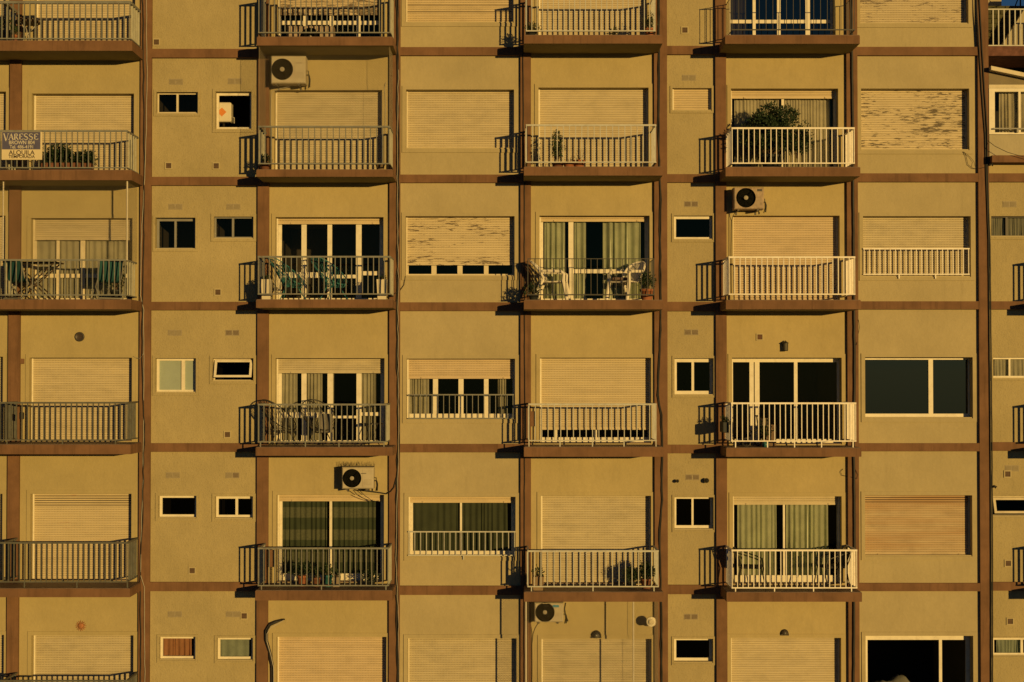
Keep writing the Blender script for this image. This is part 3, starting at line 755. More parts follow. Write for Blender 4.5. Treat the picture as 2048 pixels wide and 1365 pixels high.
# tilted ventlights (bay N and bay G)
def ventlight(win, r, m, ang, glass, roomy=.12):
    x0, x1, z0, z1 = r; xa, xb, za, zb = x0+.035, x1-.035, z0+.05, z1-.035
    hyp = zb-za; fr = .05
    def at(u, v, off=0.0):                                  # v measured down from the hinge
        return (xa+(xb-xa)*u, roomy - math.sin(ang)*hyp*v - off*math.cos(ang), zb - math.cos(ang)*hyp*v + off*math.sin(ang)*0)
    b = MB()
    def bx_(u0, u1, v0, v1):
        q = [at(u0, v0), at(u1, v0), at(u1, v1), at(u0, v1)]; t = [(a, c-.035, e) for a, c, e in q]
        b.add(q+t, [(0,1,2,3),(7,6,5,4),(0,4,5,1),(1,5,6,2),(2,6,7,3),(3,7,4,0)])
    fu = fr/(xb-xa); fv = fr/hyp
    bx_(0, fu, 0, 1); bx_(1-fu, 1, 0, 1); bx_(fu, 1-fu, 0, fv); bx_(fu, 1-fu, 1-fv, 1)
    s = b.build('sash', m, win)
    q = MB(); a = [at(fu, 1-fv), at(1-fu, 1-fv), at(1-fu, fv), at(fu, fv)]; a = [(u, v-.015, w) for u, v, w in a]
    q.add(a, [(0,1,2,3)]); q.build('pane', glass, s)
ventlight(wN3R[0], wN3R[1], M_WHITE, R(24), M_GLASSD)
ventlight(wG4[0], wG4[1], M_CREAMF, R(22), M_GLASS)

# ================================================================== things
def on(bay, s, px, p, py=None):
    """a spot on a balcony floor"""
    zt = LEV[bay][s+1][0]
    return (WX(px, py or 700, p), -p, zt)

# ------------------------------------------------------------------ curtains
def curtain(label, win, pxa, pxb, m, p=-.30, folds=9, amp=.035, zt=0.0, zb=0.0, gather=0.0, seed=0, group=None, pinch=None):
    r = random.Random(seed); x0, x1, z0, z1 = win[1]
    pym = 700
    xa, xb = WX(pxa, pym, p), WX(pxb, pym, p)
    n = folds*8; rows = 9; b = MB(); b.sm = True
    ph = [r.uniform(.45, 1.6) for _ in range(folds+2)]
    us = []; acc = 0
    for i in range(n+1):
        us.append(acc); acc += ph[min(i//8, folds+1)]
    us = [u/us[-1] for u in us]
    am = [r.uniform(.3, 1.5) for _ in range(folds+2)]
    vs = []
    ztop, zbot = z1-.03-zt, z0+.03+zb
    for j in range(rows+1):
        t = j/rows
        for i in range(n+1):
            u = us[i]; k = i/8.0
            a = amp*(am[int(k)]*(1-(k % 1)) + am[min(int(k)+1, folds+1)]*(k % 1))*(.55+.45*t)
            x = xa + (xb-xa)*u
            if gather: x = xa + (xb-xa)*(u*(1-gather*math.sin(math.pi*min(1, t*1.1))*.5))
            if pinch: x = xa + (xb-xa)*(pinch + (u-pinch)*(1-.55*t)) if pinch <= 1 else x
            y = -p + a*math.sin(2*math.pi*k) + .012*math.sin(3*t+k)
            vs.append((x, y, ztop + (zbot-ztop)*t))
    fs = [(j*(n+1)+i, (j+1)*(n+1)+i, (j+1)*(n+1)+i+1, j*(n+1)+i+1) for j in range(rows) for i in range(n)]
    b.add(vs, fs)
    return tag(b.build('curtain', m), label, 'curtain', group)
K_GREEN = cloth_mat('curtain_sage', (.53, .57, .41)); K_CREAM = cloth_mat('curtain_cream', (.62, .58, .44))
K_GREY = cloth_mat('curtain_grey', (.32, .32, .25)); K_LACE = cloth_mat('curtain_lace_dark', (.09, .115, .07), bands=((.26, .27, .18), 13.5))
K_SHEER = cloth_mat('curtain_sheer_dark', (.10, .12, .075)); K_ORANGE = cloth_mat('curtain_orange', (.50, .26, .14))
K_TEAL = cloth_mat('curtain_grey_green', (.36, .42, .34)); K_PALE = cloth_mat('curtain_pale', (.52, .50, .38)); K_TERR = cloth_mat('curtain_terracotta', (.62, .34, .17))
curtain('pale striped curtain across the glazed door behind the netted balcony', wA2, 66, 256, K_PALE, folds=16, amp=.03, seed=1)
curtain('orange brown curtain filling a small bathroom window', wN5L, 322, 386, K_ORANGE, p=-.2, folds=7, amp=.02, seed=2)
curtain('plain grey curtain filling a small bathroom window', wN5R, 437, 502, K_TEAL, p=-.2, folds=4, amp=.012, seed=3)
curtain('cream curtain at the far left pane above the black wire chairs', wB3, 560, 595, K_PALE, folds=5, seed=4)
curtain('cream curtain in the second pane above the black wire chairs', wB3, 612, 645, K_PALE, folds=5, seed=5)
curtain('narrow sunlit curtain edge beside the bare dark pane above the black wire chairs', wB3, 655, 668, K_PALE, folds=2, seed=51)
curtain('cream curtain at the far right pane above the black wire chairs', wB3, 722, 752, K_PALE, folds=5, seed=6)
curtain('dark lace banded curtain, left half of the door under the air conditioner with spikes', wB4, 566, 655, K_LACE, folds=9, amp=.03, seed=7)
curtain('dark lace banded curtain, right half of the door under the air conditioner with spikes', wB4, 664, 752, K_LACE, folds=9, amp=.03, seed=8)
curtain('cream curtain bunched at the left end of the railed window with half-raised shutter', wW3, 816, 858, K_PALE, folds=7, seed=9)
curtain('thin cream curtain hanging at the right end of the railed window with half-raised shutter', wW3, 996, 1012, K_PALE, folds=3, seed=10)
curtain('dark sheer curtain, left pane of the railed window without shutter', wW4, 824, 918, K_SHEER, folds=7, amp=.02, seed=11)
curtain('dark sheer curtain, right pane of the railed window without shutter', wW4, 924, 1016, K_SHEER, folds=9, amp=.03, seed=12)
curtain('sage green curtain at the left of the door behind the white plastic chairs', wC2, 1089, 1130, K_GREEN, folds=4, amp=.06, seed=13)
curtain('narrow sage green curtain beside the door mullion behind the white plastic chairs', wC2, 1149, 1172, K_GREEN, folds=2, amp=.05, seed=14)
curtain('sage green curtain at the right of the door behind the white plastic chairs', wC2, 1206, 1282, K_GREEN, folds=6, amp=.06, seed=15)
curtain('terracotta curtain at the left of the white framed door at the top edge', wD0, 1462, 1492, K_TERR, folds=4, amp=.04, seed=16)
curtain('sheer cream curtain, left pane behind the big bush', wD1, 1470, 1560, K_CREAM, folds=15, amp=.022, seed=17)
curtain('sheer cream curtain, right pane behind the big bush', wD1, 1568, 1662, K_CREAM, folds=15, amp=.022, seed=18)
curtain('grey green curtain, left pane behind the two black metal chairs', wD4, 1474, 1552, K_GREEN, folds=8, amp=.045, seed=19)
curtain('grey green curtain, right pane behind the two black metal chairs', wD4, 1571, 1655, K_GREEN, folds=8, amp=.045, seed=20)
curtain('brown net curtain, left pane of the dark framed small window at the right edge', wG2, 1984, 2010, K_GREY, p=-.13, folds=7, amp=.012, seed=21)
curtain('brown net curtain, right pane of the dark framed small window at the right edge', wG2, 2016, 2058, K_GREY, p=-.13, folds=8, amp=.012, seed=22)
curtain('pale curtain, left pane of the white sliding small window at the right edge', wG3, 1989, 2016, K_PALE, p=-.15, folds=5, amp=.015, seed=23)
curtain('pale curtain, right pane of the white sliding small window at the right edge', wG3, 2022, 2058, K_PALE, p=-.15, folds=4, amp=.015, seed=24)
curtain('greenish patterned curtain in the lowest small window at the right edge', wG5, 1990, 2040, K_TEAL, p=-.12, folds=8, amp=.012, seed=25)

# ------------------------------------------------------------------ air conditioners
M_ACW = mat('ac_casing', (.43, .39, .29), .5, .08, 6, dirt=(.3, .2, .1), dirt_amt=.4, dirt_scale=5)
M_ACRUST = mat('ac_rusted_casing', (.36, .28, .20), .7, .25, 9, dirt=(.07, .03, .018), dirt_amt=1.0, dirt_scale=6)
M_ACG = mat('ac_fan_dark', (.008, .008, .006), .9, spec=.05)
M_ACH = mat('ac_hub', (.30, .27, .20), .5)
M_BRK = mat('steel_bracket', (.10, .09, .07), .6, .2, 20)
def ac(label, px0, px1, py0, py1, front, fan_px, fan_py, fr, m, back=.07, group='air conditioners on the facade', brackets=True, badge=None, logo=None, base_z=None):
    x0, z1 = W(px0, py0, front); x1, z0 = W(px1, py1, front)
    cx = (x0+x1)/2
    T = thing('air_conditioner', label, 'air conditioner', (cx, -back, z0), group)
    L0, L1, H, Dp = x0-cx, x1-cx, z1-z0, front-back
    fx, fz = W(fan_px, fan_py, front); fx -= cx; fz -= z0; rad = fr/SCALE
    # casing with the fan opening cut in its front
    b = MB(); n = 32; c = .02
    ring = [(fx+rad*math.cos(2*math.pi*k/n), fz+rad*math.sin(2*math.pi*k/n)) for k in range(n)]
    outer = []
    for k in range(n):
        a = 2*math.pi*k/n; dx, dz = math.cos(a), math.sin(a)
        tx = ((L1-c-fx)/dx if dx > 1e-6 else (L0+c-fx)/dx if dx < -1e-6 else 1e9); tz = ((H-c-fz)/dz if dz > 1e-6 else (c-fz)/dz if dz < -1e-6 else 1e9)
        t = min(tx, tz); outer.append((fx+dx*t, fz+dz*t))
    corners = [(L1-c, H-c), (L0+c, H-c), (L0+c, c), (L1-c, c)]
    vs = [(x, -Dp, z) for x, z in ring] + [(x, -Dp, z) for x, z in outer]
    b.add(vs, [(k, n+k, n+(k+1) % n, (k+1) % n) for k in range(n)])
    for (qx, qz) in corners:                                         # corner fills
        ks = sorted(range(n), key=lambda k: (outer[k][0]-qx)**2 + (outer[k][1]-qz)**2)
        for k in range(n):
            o1, o2 = outer[k], outer[(k+1) % n]
            on_v = abs(o1[0]-qx) < 1e-6 or abs(o2[0]-qx) < 1e-6; on_h = abs(o1[1]-qz) < 1e-6 or abs(o2[1]-qz) < 1e-6
            if on_v and on_h and not (abs(o1[0]-o2[0]) < 1e-6 or abs(o1[1]-o2[1]) < 1e-6):
                b.add([(o1[0], -Dp, o1[1]), (qx, -Dp, qz), (o2[0], -Dp, o2[1])], [(0, 1, 2)])
    f = [(L0+c, c), (L1-c, c), (L1-c, H-c), (L0+c, H-c)]; e = [(L0, 0), (L1, 0), (L1, H), (L0, H)]
    for k in range(4):
        a, d = f[k], f[(k+1) % 4]; a2, d2 = e[k], e[(k+1) % 4]
        b.add([(a[0],-Dp,a[1]), (d[0],-Dp,d[1]), (d2[0],-Dp+c,d2[1]), (a2[0],-Dp+c,a2[1])], [(0,3,2,1)])
        b.add([(a2[0],-Dp+c,a2[1]), (d2[0],-Dp+c,d2[1]), (d2[0],0,d2[1]), (a2[0],0,a2[1])], [(0,3,2,1)])
    b.add([(L0,0,0),(L1,0,0),(L1,0,H),(L0,0,H)], [(0,1,2,3)])
    for (za) in (H*.5,): pass
    b.build('casing', m, T)
    q = MB(); q.lathe([(rad, -Dp*-1 - .0), (rad, Dp-.07)], (fx, 0, fz), n, 'y', caps=False)
    q.add([(fx+rad*math.cos(2*math.pi*k/n), -Dp+.07, fz+rad*math.sin(2*math.pi*k/n)) for k in range(n)], [tuple(range(n))])
    q.build('fan_housing', M_ACG, T)
    fan = MB()
    for k in range(3):
        a0 = 2*math.pi*k/3
        fan.add([(fx+rr*math.cos(a0+t), -Dp+.05-.03*t, fz+rr*math.sin(a0+t)) for rr, t in ((.04, 0), (rad*.9, -.2), (rad*.9, .9), (.04, .9))], [(0,1,2,3)])
    fan.build('fan_blades', M_ACG, T)
    gr_ = MB()
    for rr in [rad*t for t in (.98, .8, .62, .42)]:
        gr_.tube([(fx+rr*math.cos(2*math.pi*k/20), -Dp-.004, fz+rr*math.sin(2*math.pi*k/20)) for k in range(21)], .0035, 4, False)
    for k in range(8):
        a = 2*math.pi*k/8; gr_.tube([(fx+.03*math.cos(a), -Dp-.006, fz+.03*math.sin(a)), (fx+rad*math.cos(a), -Dp-.006, fz+rad*math.sin(a))], .003, 4)
    g2 = gr_.build('fan_guard', M_ACG, T)
    h = MB(); h.lathe([(rad*.22, 0), (rad*.22, .012), (rad*.1, .018)], (fx, -Dp-.004, fz), 14, 'y'); h.build('hub', M_ACH, T)
    # side panel seam, louvres and badge at the right
    lv = MB(); xs = fx+rad*1.12
    if L1 - xs > .12:
        lv.box(xs, xs+.004, -Dp-.002, -Dp+.002, .04, H-.04)
        for k in range(5): lv.box(xs+.03, L1-.04, -Dp-.003, -Dp+.001, H*.2+k*.025, H*.2+k*.025+.006)
        lv.build('louvre', M_ACH, T)
    if badge:
        bm_, bw, bh, bx, bz = badge
        MB().box(bx-bw/2, bx+bw/2, -Dp-.004, -Dp+.002, bz-bh/2, bz+bh/2).build('badge', bm_, T)
    v = MB(); v.tube([(L1, -Dp*.5, H*.35), (L1+.05, -Dp*.5, H*.35), (L1+.07, -Dp*.5, H*.2), (L1+.06, -Dp*.45, -.05)], .014, 6)
    v.tube([(L1, -Dp*.5, H*.5), (L1+.04, -Dp*.5, H*.5), (L1+.05, -Dp*.45, H*.1), (L1+.03, -Dp*.3, -.06)], .01, 6)
    v.build('refrigerant_pipe', M_BLACK, T)
    if brackets:
        for xx in (L0+.15*(L1-L0), L0+.8*(L1-L0)):
            k = MB(); k.box(xx-.018, xx+.018, -Dp+.02, back-.001, -.035, -.001); k.box(xx-.018, xx+.018, back-.03, back-.001, -.09, -.036)
            k.build('bracket', M_BRK, T)
    else:
        for xx in (L0+.12, L1-.12): MB().box(xx-.04, xx+.04, -Dp+.04, -.03, -.06, -.001).build('foot', M_BRK, T)
    return T
ac('air conditioner tucked under the balcony slab, above a closed shutter behind netting', 542, 611, 112, 167, .42, 564.5, 139, 21.5, M_ACW, badge=(M_ACH, .13, .02, .22, .42))
ac('rusty air conditioner with peeling casing and pale fan hub', 1468, 1528, 375, 418.5, .40, 1492, 396, 19.5, M_ACRUST, badge=(M_DARKF, .1, .05, .22, .39))
acS = ac('clean air conditioner with a row of bird spikes on its top', 684, 747, 935, 978, .40, 704, 957, 18.5, M_ACW, badge=(M_DARKF, .11, .012, .12, .315))
ac('air conditioner with a small blue badge, beside the netted bottom balcony', 1069, 1127, 1206, 1245, .46, 1090, 1225, 19, M_ACW, back=.1, badge=(mat('badge_blue', (.05, .20, .34), .5), .13, .05, .14, .33))
ac('half-hidden rusty air conditioner standing on the floor of the top balcony with damaged shutter', 574, 667, 52, 86, .62, 620, 76, 20, M_ACRUST, back=.3, brackets=False)
# bird spikes
sp_ = MB(); x0, z1 = W(684, 935, .40); x1, _ = W(747, 935, .40)
for k in range(70):
    x = x0 - .03 + (x1-x0+.04)*rng.random(); y = -.12 - rng.random()*.24
    sp_.tube([(x, y, z1+.001), (x+rng.uniform(-.03, .03), y+rng.uniform(-.03, .03), z1+rng.uniform(.05, .13))], .0022, 3)
sp_.box(x0, x1, -.39, -.1, z1+.0005, z1+.012)
tag(sp_.build('bird_spikes', M_BRK), 'strip of thin dark bird spikes standing on an air conditioner', 'bird spikes')

# ------------------------------------------------------------------ plants
M_LEAF = mat('leaf_green', (.035, .06, .02), .6, .45, 30, spec=.3)
M_LEAF2 = mat('leaf_olive', (.05, .065, .025), .6, .45, 30, spec=.3)
M_LEAFD = mat('leaf_dark', (.022, .042, .018), .6, .4, 30, spec=.3)
M_TERRA = mat('terracotta', (.30, .115, .055), .8, .15, 8)
M_TERRAD = mat('terracotta_weathered', (.16, .07, .042), .8, .2, 8)
M_PLANTW = mat('planter_white', (.58, .54, .42), .6, .08, 6)
M_PLANTB = mat('planter_dark', (.03, .035, .035), .6, .1, 6)
M_SOIL = mat('potting_soil', (.03, .022, .015), .95)
M_BARK = mat('bark', (.085, .06, .04), .9, .25, 20)
M_TEALP = mat('teal_glaze', (.03, .13, .14), .4, .1, 6)
def leaf(b, c, d, n, L, w):
    d = d.normalized(); s = d.cross(n)
    if s.length < 1e-4: s = d.cross(Vector((1, 0, 0)))
    s.normalize(); m_ = c + d*L*.5 + n*L*.08
    b.add([c, m_ + s*w, c + d*L, m_ - s*w], [(0, 1, 2, 3)])
def pot(T, r, h, m, top=1.25, square=False, at=(0, 0, 0)):
    b = MB()
    if square:
        a, c = r*.8, r
        b.add([(-a,-a,0),(a,-a,0),(a,a,0),(-a,a,0),(-c,-c,h),(c,-c,h),(c,c,h),(-c,c,h),(-c+.02,-c+.02,h),(c-.02,-c+.02,h),(c-.02,c-.02,h),(-c+.02,c-.02,h),(-c+.02,-c+.02,h-.04),(c-.02,-c+.02,h-.04),(c-.02,c-.02,h-.04),(-c+.02,c-.02,h-.04)],
              [(3,2,1,0)]+[(i,(i+1)%4,4+(i+1)%4,4+i) for i in range(4)]+[(4+i,4+(i+1)%4,8+(i+1)%4,8+i) for i in range(4)]+[(8+i,8+(i+1)%4,12+(i+1)%4,12+i) for i in range(4)])
        s = MB().add([(-c+.021,-c+.021,h-.035),(c-.021,-c+.021,h-.035),(c-.021,c-.021,h-.035),(-c+.021,c-.021,h-.035)], [(0,1,2,3)])
        o = b.build('pot', m, T); q = MB(); q.add([(-c+.021,-c+.021,h-.035),(c-.021,-c+.021,h-.035),(c-.021,c-.021,h-.035),(-c+.021,c-.021,h-.035)], [(0,1,2,3)]); q.build('soil', M_SOIL, o)
        return o
    b.sm = True
    b.lathe([(r*.72, 0), (r*.98, h*.8), (r*1.0, h*.8), (r*1.06, h*.81), (r*1.08, h), (r*.95, h), (r*.92, h-.03)], at, 18, caps=False)
    b.lathe([(r*.72, 0), (r*.1, 0)], at, 18, caps=False)
    o = b.build('pot', m, T)
    q = MB(); q.lathe([(r*.93, h-.03), (r*.01, h-.02)], at, 18, caps=False); q.build('soil', M_SOIL, o)
    return o
def bush(T, cx, cy, z0, rx, ry, h, nclump, nleaf, L, m, seed, name='foliage', stems=6, shape=1.0):
    """stems with leaf clumps spread unevenly through the volume"""
    r = random.Random(seed); b = MB(); st = MB()
    for k in range(nclump):
        while True:
            u = Vector((r.uniform(-1, 1), r.uniform(-1, 1), r.uniform(-1, 1)))
            if .25 < u.length < 1: break
        if u.z < -.6: u.z *= .5
        c = Vector((cx + u.x*rx, cy + u.y*ry, z0 + h*.5 + u.z*h*.5))
        cr = r.uniform(.5, 1.15)*L*1.7
        if k < stems*3:
            st.tube([(cx + r.uniform(-.02, .02), cy + r.uniform(-.02, .02), z0 - .02), (cx + u.x*rx*.35, cy + u.y*ry*.35, z0 + (c.z-z0)*.5), tuple(c)], [.010, .007, .003], 4)
        for i in range(nleaf):
            d = Vector((r.gauss(0, 1), r.gauss(0, 1), r.gauss(.35, 1))); d.normalize()
            n = Vector((r.gauss(0, 1), r.gauss(0, 1), r.gauss(.5, 1))).normalized()
            leaf(b, c + d*cr*r.uniform(.1, .9), d, n, L*r.uniform(.6, 1.2), L*r.uniform(.16, .3))
    o = b.build(name, m, T)
    if st.v: st.build('stem', M_BARK, T)
    return o
def potted(label, bay, s, px, p, pr, ph, pm, rx, h, L, lm, seed, nclump=40, nleaf=12, square=False, group=None, ry=None, cat='potted plant'):
    x, y, z = on(bay, s, px, p)
    T = thing('potted_plant', label, cat, (x, y, z), group)
    pot(T, pr, ph, pm, square=square)
    bush(T, 0, 0, ph-.02, rx, ry or rx, h, nclump, nleaf, L, lm, seed)
    return T
# C1: tall shrub and two pots of bare shoots
potted('tall upright shrub in a terracotta pot against a closed shutter', 'C', 1, 1116, .72, .125, .13, M_TERRAD, .14, .68, .045, M_LEAF, 3, 70, 14)
def twigpot(label, bay, s, px, p, pr, ph, pm, seed):
    x, y, z = on(bay, s, px, p); r = random.Random(seed); T = thing('potted_plant', label, 'potted plant', (x, y, z)); pot(T, pr, ph, pm)
    for k in range(7):
        a = r.uniform(0, 6.28); q = [(0, 0, ph-.03)]; h = r.uniform(.1, .26)
        for j in range(1, 5): q.append((math.cos(a)*.05*j*.6 + r.uniform(-.02, .02), math.sin(a)*.04*j*.5, ph-.03 + h*j/4))
        MB().tube(q, [.006, .005, .004, .003, .002], 4).build('twig', M_BARK, T)
twigpot('squat terracotta pot of bare twigs, nearest the tall shrub', 'C', 1, 1138, .78, .12, .13, M_TERRA, 4)
twigpot('terracotta pot of bare twigs, farthest from the tall shrub', 'C', 1, 1158, .72, .12, .17, M_TERRA, 5)
# D1: the big bush
x, y, z = on('D', 1, 1545, .55)
T = thing('big_bush', 'large dark leafy bush filling a white railed balcony', 'shrub', (x, y, z))
pot(T, .24, .3, M_PLANTB)
bush(T, -.10, 0, .28, .54, .33, .82, 430, 17, .068, M_LEAFD, 11, stems=5)
bush(T, .06, .05, .82, .46, .3, .52, 150, 16, .062, M_LEAFD, 12, stems=4)
bush(T, .52, 0, .26, .27, .2, .6, 110, 15, .055, M_LEAFD, 13, stems=4)
bush(T, .66, .02, .5, .14, .12, .5, 44, 14, .05, M_LEAFD, 14, stems=3)
MB().tube([(0, 0, .26), (-.02, .02, .6), (.03, .0, 1.0), (.0, .03, 1.25)], [.04, .03, .02, .012], 7).build('trunk', M_BARK, T)
MB().tube([(0, 0, .3), (.25, .02, .5), (.55, .02, .75)], [.03, .022, .012], 6).build('branch', M_BARK, T)
# C0
potted('small bushy plant on the top balcony, left end of the cream railing', 'C', 0, 1063, .85, .10, .10, M_PLANTB, .15, .2, .045, M_LEAF2, 21, 30)
potted('leafy plant in an orange pot on the top balcony, right end of the cream railing', 'C', 0, 1300, .72, .10, .2, M_TERRA, .12, .34, .05, M_LEAF2, 22, 30)
x, y, z = on('C', 0, 1228, .5); T = thing('potted_plant', 'small plant in a teal bowl in the middle of the top balcony', 'potted plant', (x, y, z)); pot(T, .09, .09, M_TEALP); bush(T, 0, 0, .08, .09, .09, .14, 12, 10, .05, M_LEAF2, 23)
# A1 flower box
xa = WX(85, 300, .78); xb = WX(185, 300, .78); zt = LEV['A'][2][0]
T = thing('flower_box', 'long low flower box full of dark green leaves behind the railing sign', 'planter', ((xa+xb)/2, -.78, zt)); hl = (xb-xa)/2
q = MB(); q.cbox(-hl, hl, -.12, .12, 0, .17, .012); q.build('trough', M_TERRAD, T)
bush(T, -.16, 0, .13, .28, .14, .36, 130, 15, .07, M_LEAFD, 31, stems=2)
bush(T, .32, 0, .13, .2, .14, .24, 80, 15, .07, M_LEAFD, 32, 'foliage', stems=2)
bush(T, -.44, 0, .10, .14, .12, .13, 20, 12, .05, M_LEAFD, 33, 'foliage', stems=1)
# B2 square planters
potted('tall square white planter at the left end of the balcony with the teal chairs', 'B', 2, 533, .72, .105, .42, M_PLANTW, .09, .1, .035, M_LEAFD, 41, 16, 10, True, 'square white planters')
potted('tall square white planter at the right end of the balcony with the teal chairs', 'B', 2, 764, .72, .105, .42, M_PLANTW, .09, .1, .035, M_LEAFD, 42, 16, 10, True, 'square white planters')
# C2
potted('dark leafy plant in a terracotta pot behind the white plastic chair at right', 'C', 2, 1294, .6, .14, .24, M_TERRA, .15, .35, .055, M_LEAFD, 43, 34)
# C4
potted('spiky small plant in a square tan pot at the left of the balcony', 'C', 4, 1076, .8, .12, .28, mat('tan_pot', (.22, .16, .10), .8), .09, .16, .06, M_LEAF2, 44, 10, 8, True)
potted('round bushy dark plant casting a shadow in the corner by the closed shutter', 'C', 4, 1292, .55, .12, .2, M_TERRAD, .17, .34, .045, M_LEAFD, 45, 120)
potted('low round plant in a dark pot at the middle right of the pot balcony', 'C', 4, 1263, .45, .10, .12, M_PLANTB, .17, .32, .04, M_LEAFD, 46, 150)
# B4 pots
potted('orange round pot with a big dark plant before the lace curtains', 'B', 4, 606, .40, .10, .22, M_TERRA, .22, .26, .06, M_LEAFD, 51, 50)
potted('smaller brown pot with a dark plant before the lace curtains', 'B', 4, 634, .45, .08, .18, M_TERRAD, .13, .24, .05, M_LEAFD, 52, 30)
potted('teal pot with a leafy plant before the lace curtains', 'B', 4, 657, .5, .09, .24, M_TEALP, .13, .22, .05, M_LEAF, 53, 30)
potted('pale square pot with a plant at the middle of the lace curtain balcony', 'B', 4, 674, .5, .08, .2, mat('stone_pot', (.24, .2, .14), .8), .1, .12, .045, M_LEAFD, 54, 18, 10, True)
potted('low dark plant at the right end of the lace curtain balcony', 'B', 4, 742, .4, .1, .12, M_PLANTB, .2, .2, .05, M_LEAFD, 55, 40)
# A0 plants at the left edge
potted('orange pot plant on the top left corner balcony', 'A', 0, 24, .5, .09, .22, M_TERRA, .1, .22, .045, M_LEAF, 61, 24)
potted('dark bushy plant in a grey pot on the top left corner balcony', 'A', 0, 12, .55, .12, .3, M_PLANTB, .13, .3, .05, M_LEAFD, 62, 30)
# A2 big dark plant by the right folding chair
potted('dark bushy plant behind the right teal folding chair', 'A', 2, 232, .5, .12, .22, M_PLANTB, .2, .5, .06, M_LEAFD, 63, 60)
# D3 pot
potted('small dark plant beside the tricycle', 'D', 3, 1527, .55, .09, .14, M_TERRAD, .16, .42, .05, M_LEAFD, 64, 30)
# B1 corner pots
x, y, z = on('B', 1, 760, .5); T = thing('clay_pot', 'empty grey clay pot in the corner of the netted balcony', 'pot', (x, y, z)); pot(T, .09, .18, mat('grey_clay', (.2, .15, .09), .85))

# ------------------------------------------------------------------ chairs and tables
def wire_chair(label, loc, rz, cord, frame, sc=1.0, group=None):
    """egg-shaped string chair: tilted oval rim, cords run to a small lower ring, three legs"""
    T = thing('wire_chair', label, 'chair', loc, group, rz); T.scale = (sc, sc, sc)
    def rim(t): return Vector((-.06 + .40*math.cos(t)*.92, .36*math.sin(t), .62 - .30*math.cos(t)))
    def low(t): return Vector((.05 + .15*math.cos(t), .15*math.sin(t), .28 - .02*math.cos(t)))
    MB().tube([rim(2*math.pi*k/28) for k in range(29)], .012, 6, False).build('rim', frame, T)
    MB().tube([low(2*math.pi*k/16) for k in range(17)], .009, 5, False).build('seat_ring', frame, T)
    cb = MB()
    for k in range(40):
        t = 2*math.pi*k/40; a, c = rim(t), low(t)
        m_ = (a+c)/2 + Vector((.02, 0, -.035))
        cb.tube([a, m_, c], .0055, 3)
    o = cb.build('cord_shell', cord, T)
    for a in (.55, 2.6, 4.45):
        t = a; top = low(t); foot = Vector((.05 + .33*math.cos(t), .33*math.sin(t), 0)); knee = rim(t)*.35 + foot*.65
        MB().tube([top + Vector((0, 0, .0)), (top+foot)/2 + Vector((0, 0, -.02)), foot], .011, 6).build('leg', frame, T)
    return T
M_TEALC = mat('teal_cord', (.03, .15, .16), .5, .15, 20); M_GREYC = mat('grey_cord', (.06, .055, .05), .6, .15, 20)
M_IRON = mat('black_iron', (.02, .02, .018), .5)
wire_chair('teal string egg chair nearest the left planter', on('B', 2, 577, .5), R(-20), M_TEALC, M_TEALC, 1.0)
wire_chair('teal string egg chair at the middle of its balcony', on('B', 2, 662, .5), R(-35), M_TEALC, M_TEALC, 1.0)
wire_chair('black string egg chair at the left corner of its balcony', on('B', 3, 561, .45), R(-30), M_GREYC, M_IRON, 1.02)
wire_chair('black string egg chair with a grey throw, at the middle of its balcony', on('B', 3, 640, .45), R(-60), M_GREYC, M_IRON, 1.02)
# grey throw over that chair
x, y, z = on('B', 3, 652, .62); b = MB(); b.sm = True
a = [(x-.13+.26*u/8, y-.03*math.sin(u*1.3), z+.66) for u in range(9)]; c = [(x-.15+.30*u/8, y-.08-.03*math.sin(u*1.1), z+.28) for u in range(9)]; m2 = [((q[0]+w[0])/2, (q[1]+w[1])/2-.02, (q[2]+w[2])/2) for q, w in zip(a, c)]
b.strip(a, m2); b.strip(m2, c); tag(b.build('throw_blanket', mat('grey_wool', (.16, .15, .13), .95, .3, 60)), 'grey knitted throw hanging over a black string chair', 'blanket')
# small table on B3 right
def small_table(label, loc, r, h, m, legm, name='side_table'):
    T = thing(name, label, 'table', loc)
    t = MB(); t.lathe([(r, h-.02), (r, h), (r*.97, h+.004)], n=22); t.build('table_top', m, T)
    for k in range(3):
        a = 2*math.pi*k/3 + .4
        MB().tube([(r*.6*math.cos(a), r*.6*math.sin(a), h-.02), (r*.25*math.cos(a), r*.25*math.sin(a), h*.45), (r*.8*math.cos(a), r*.8*math.sin(a), 0)], .009, 5).build('leg', legm, T)
    return T
small_table('low black metal side table right of the black string chairs', on('B', 3, 742, .5), .24, .46, M_IRON, M_IRON)
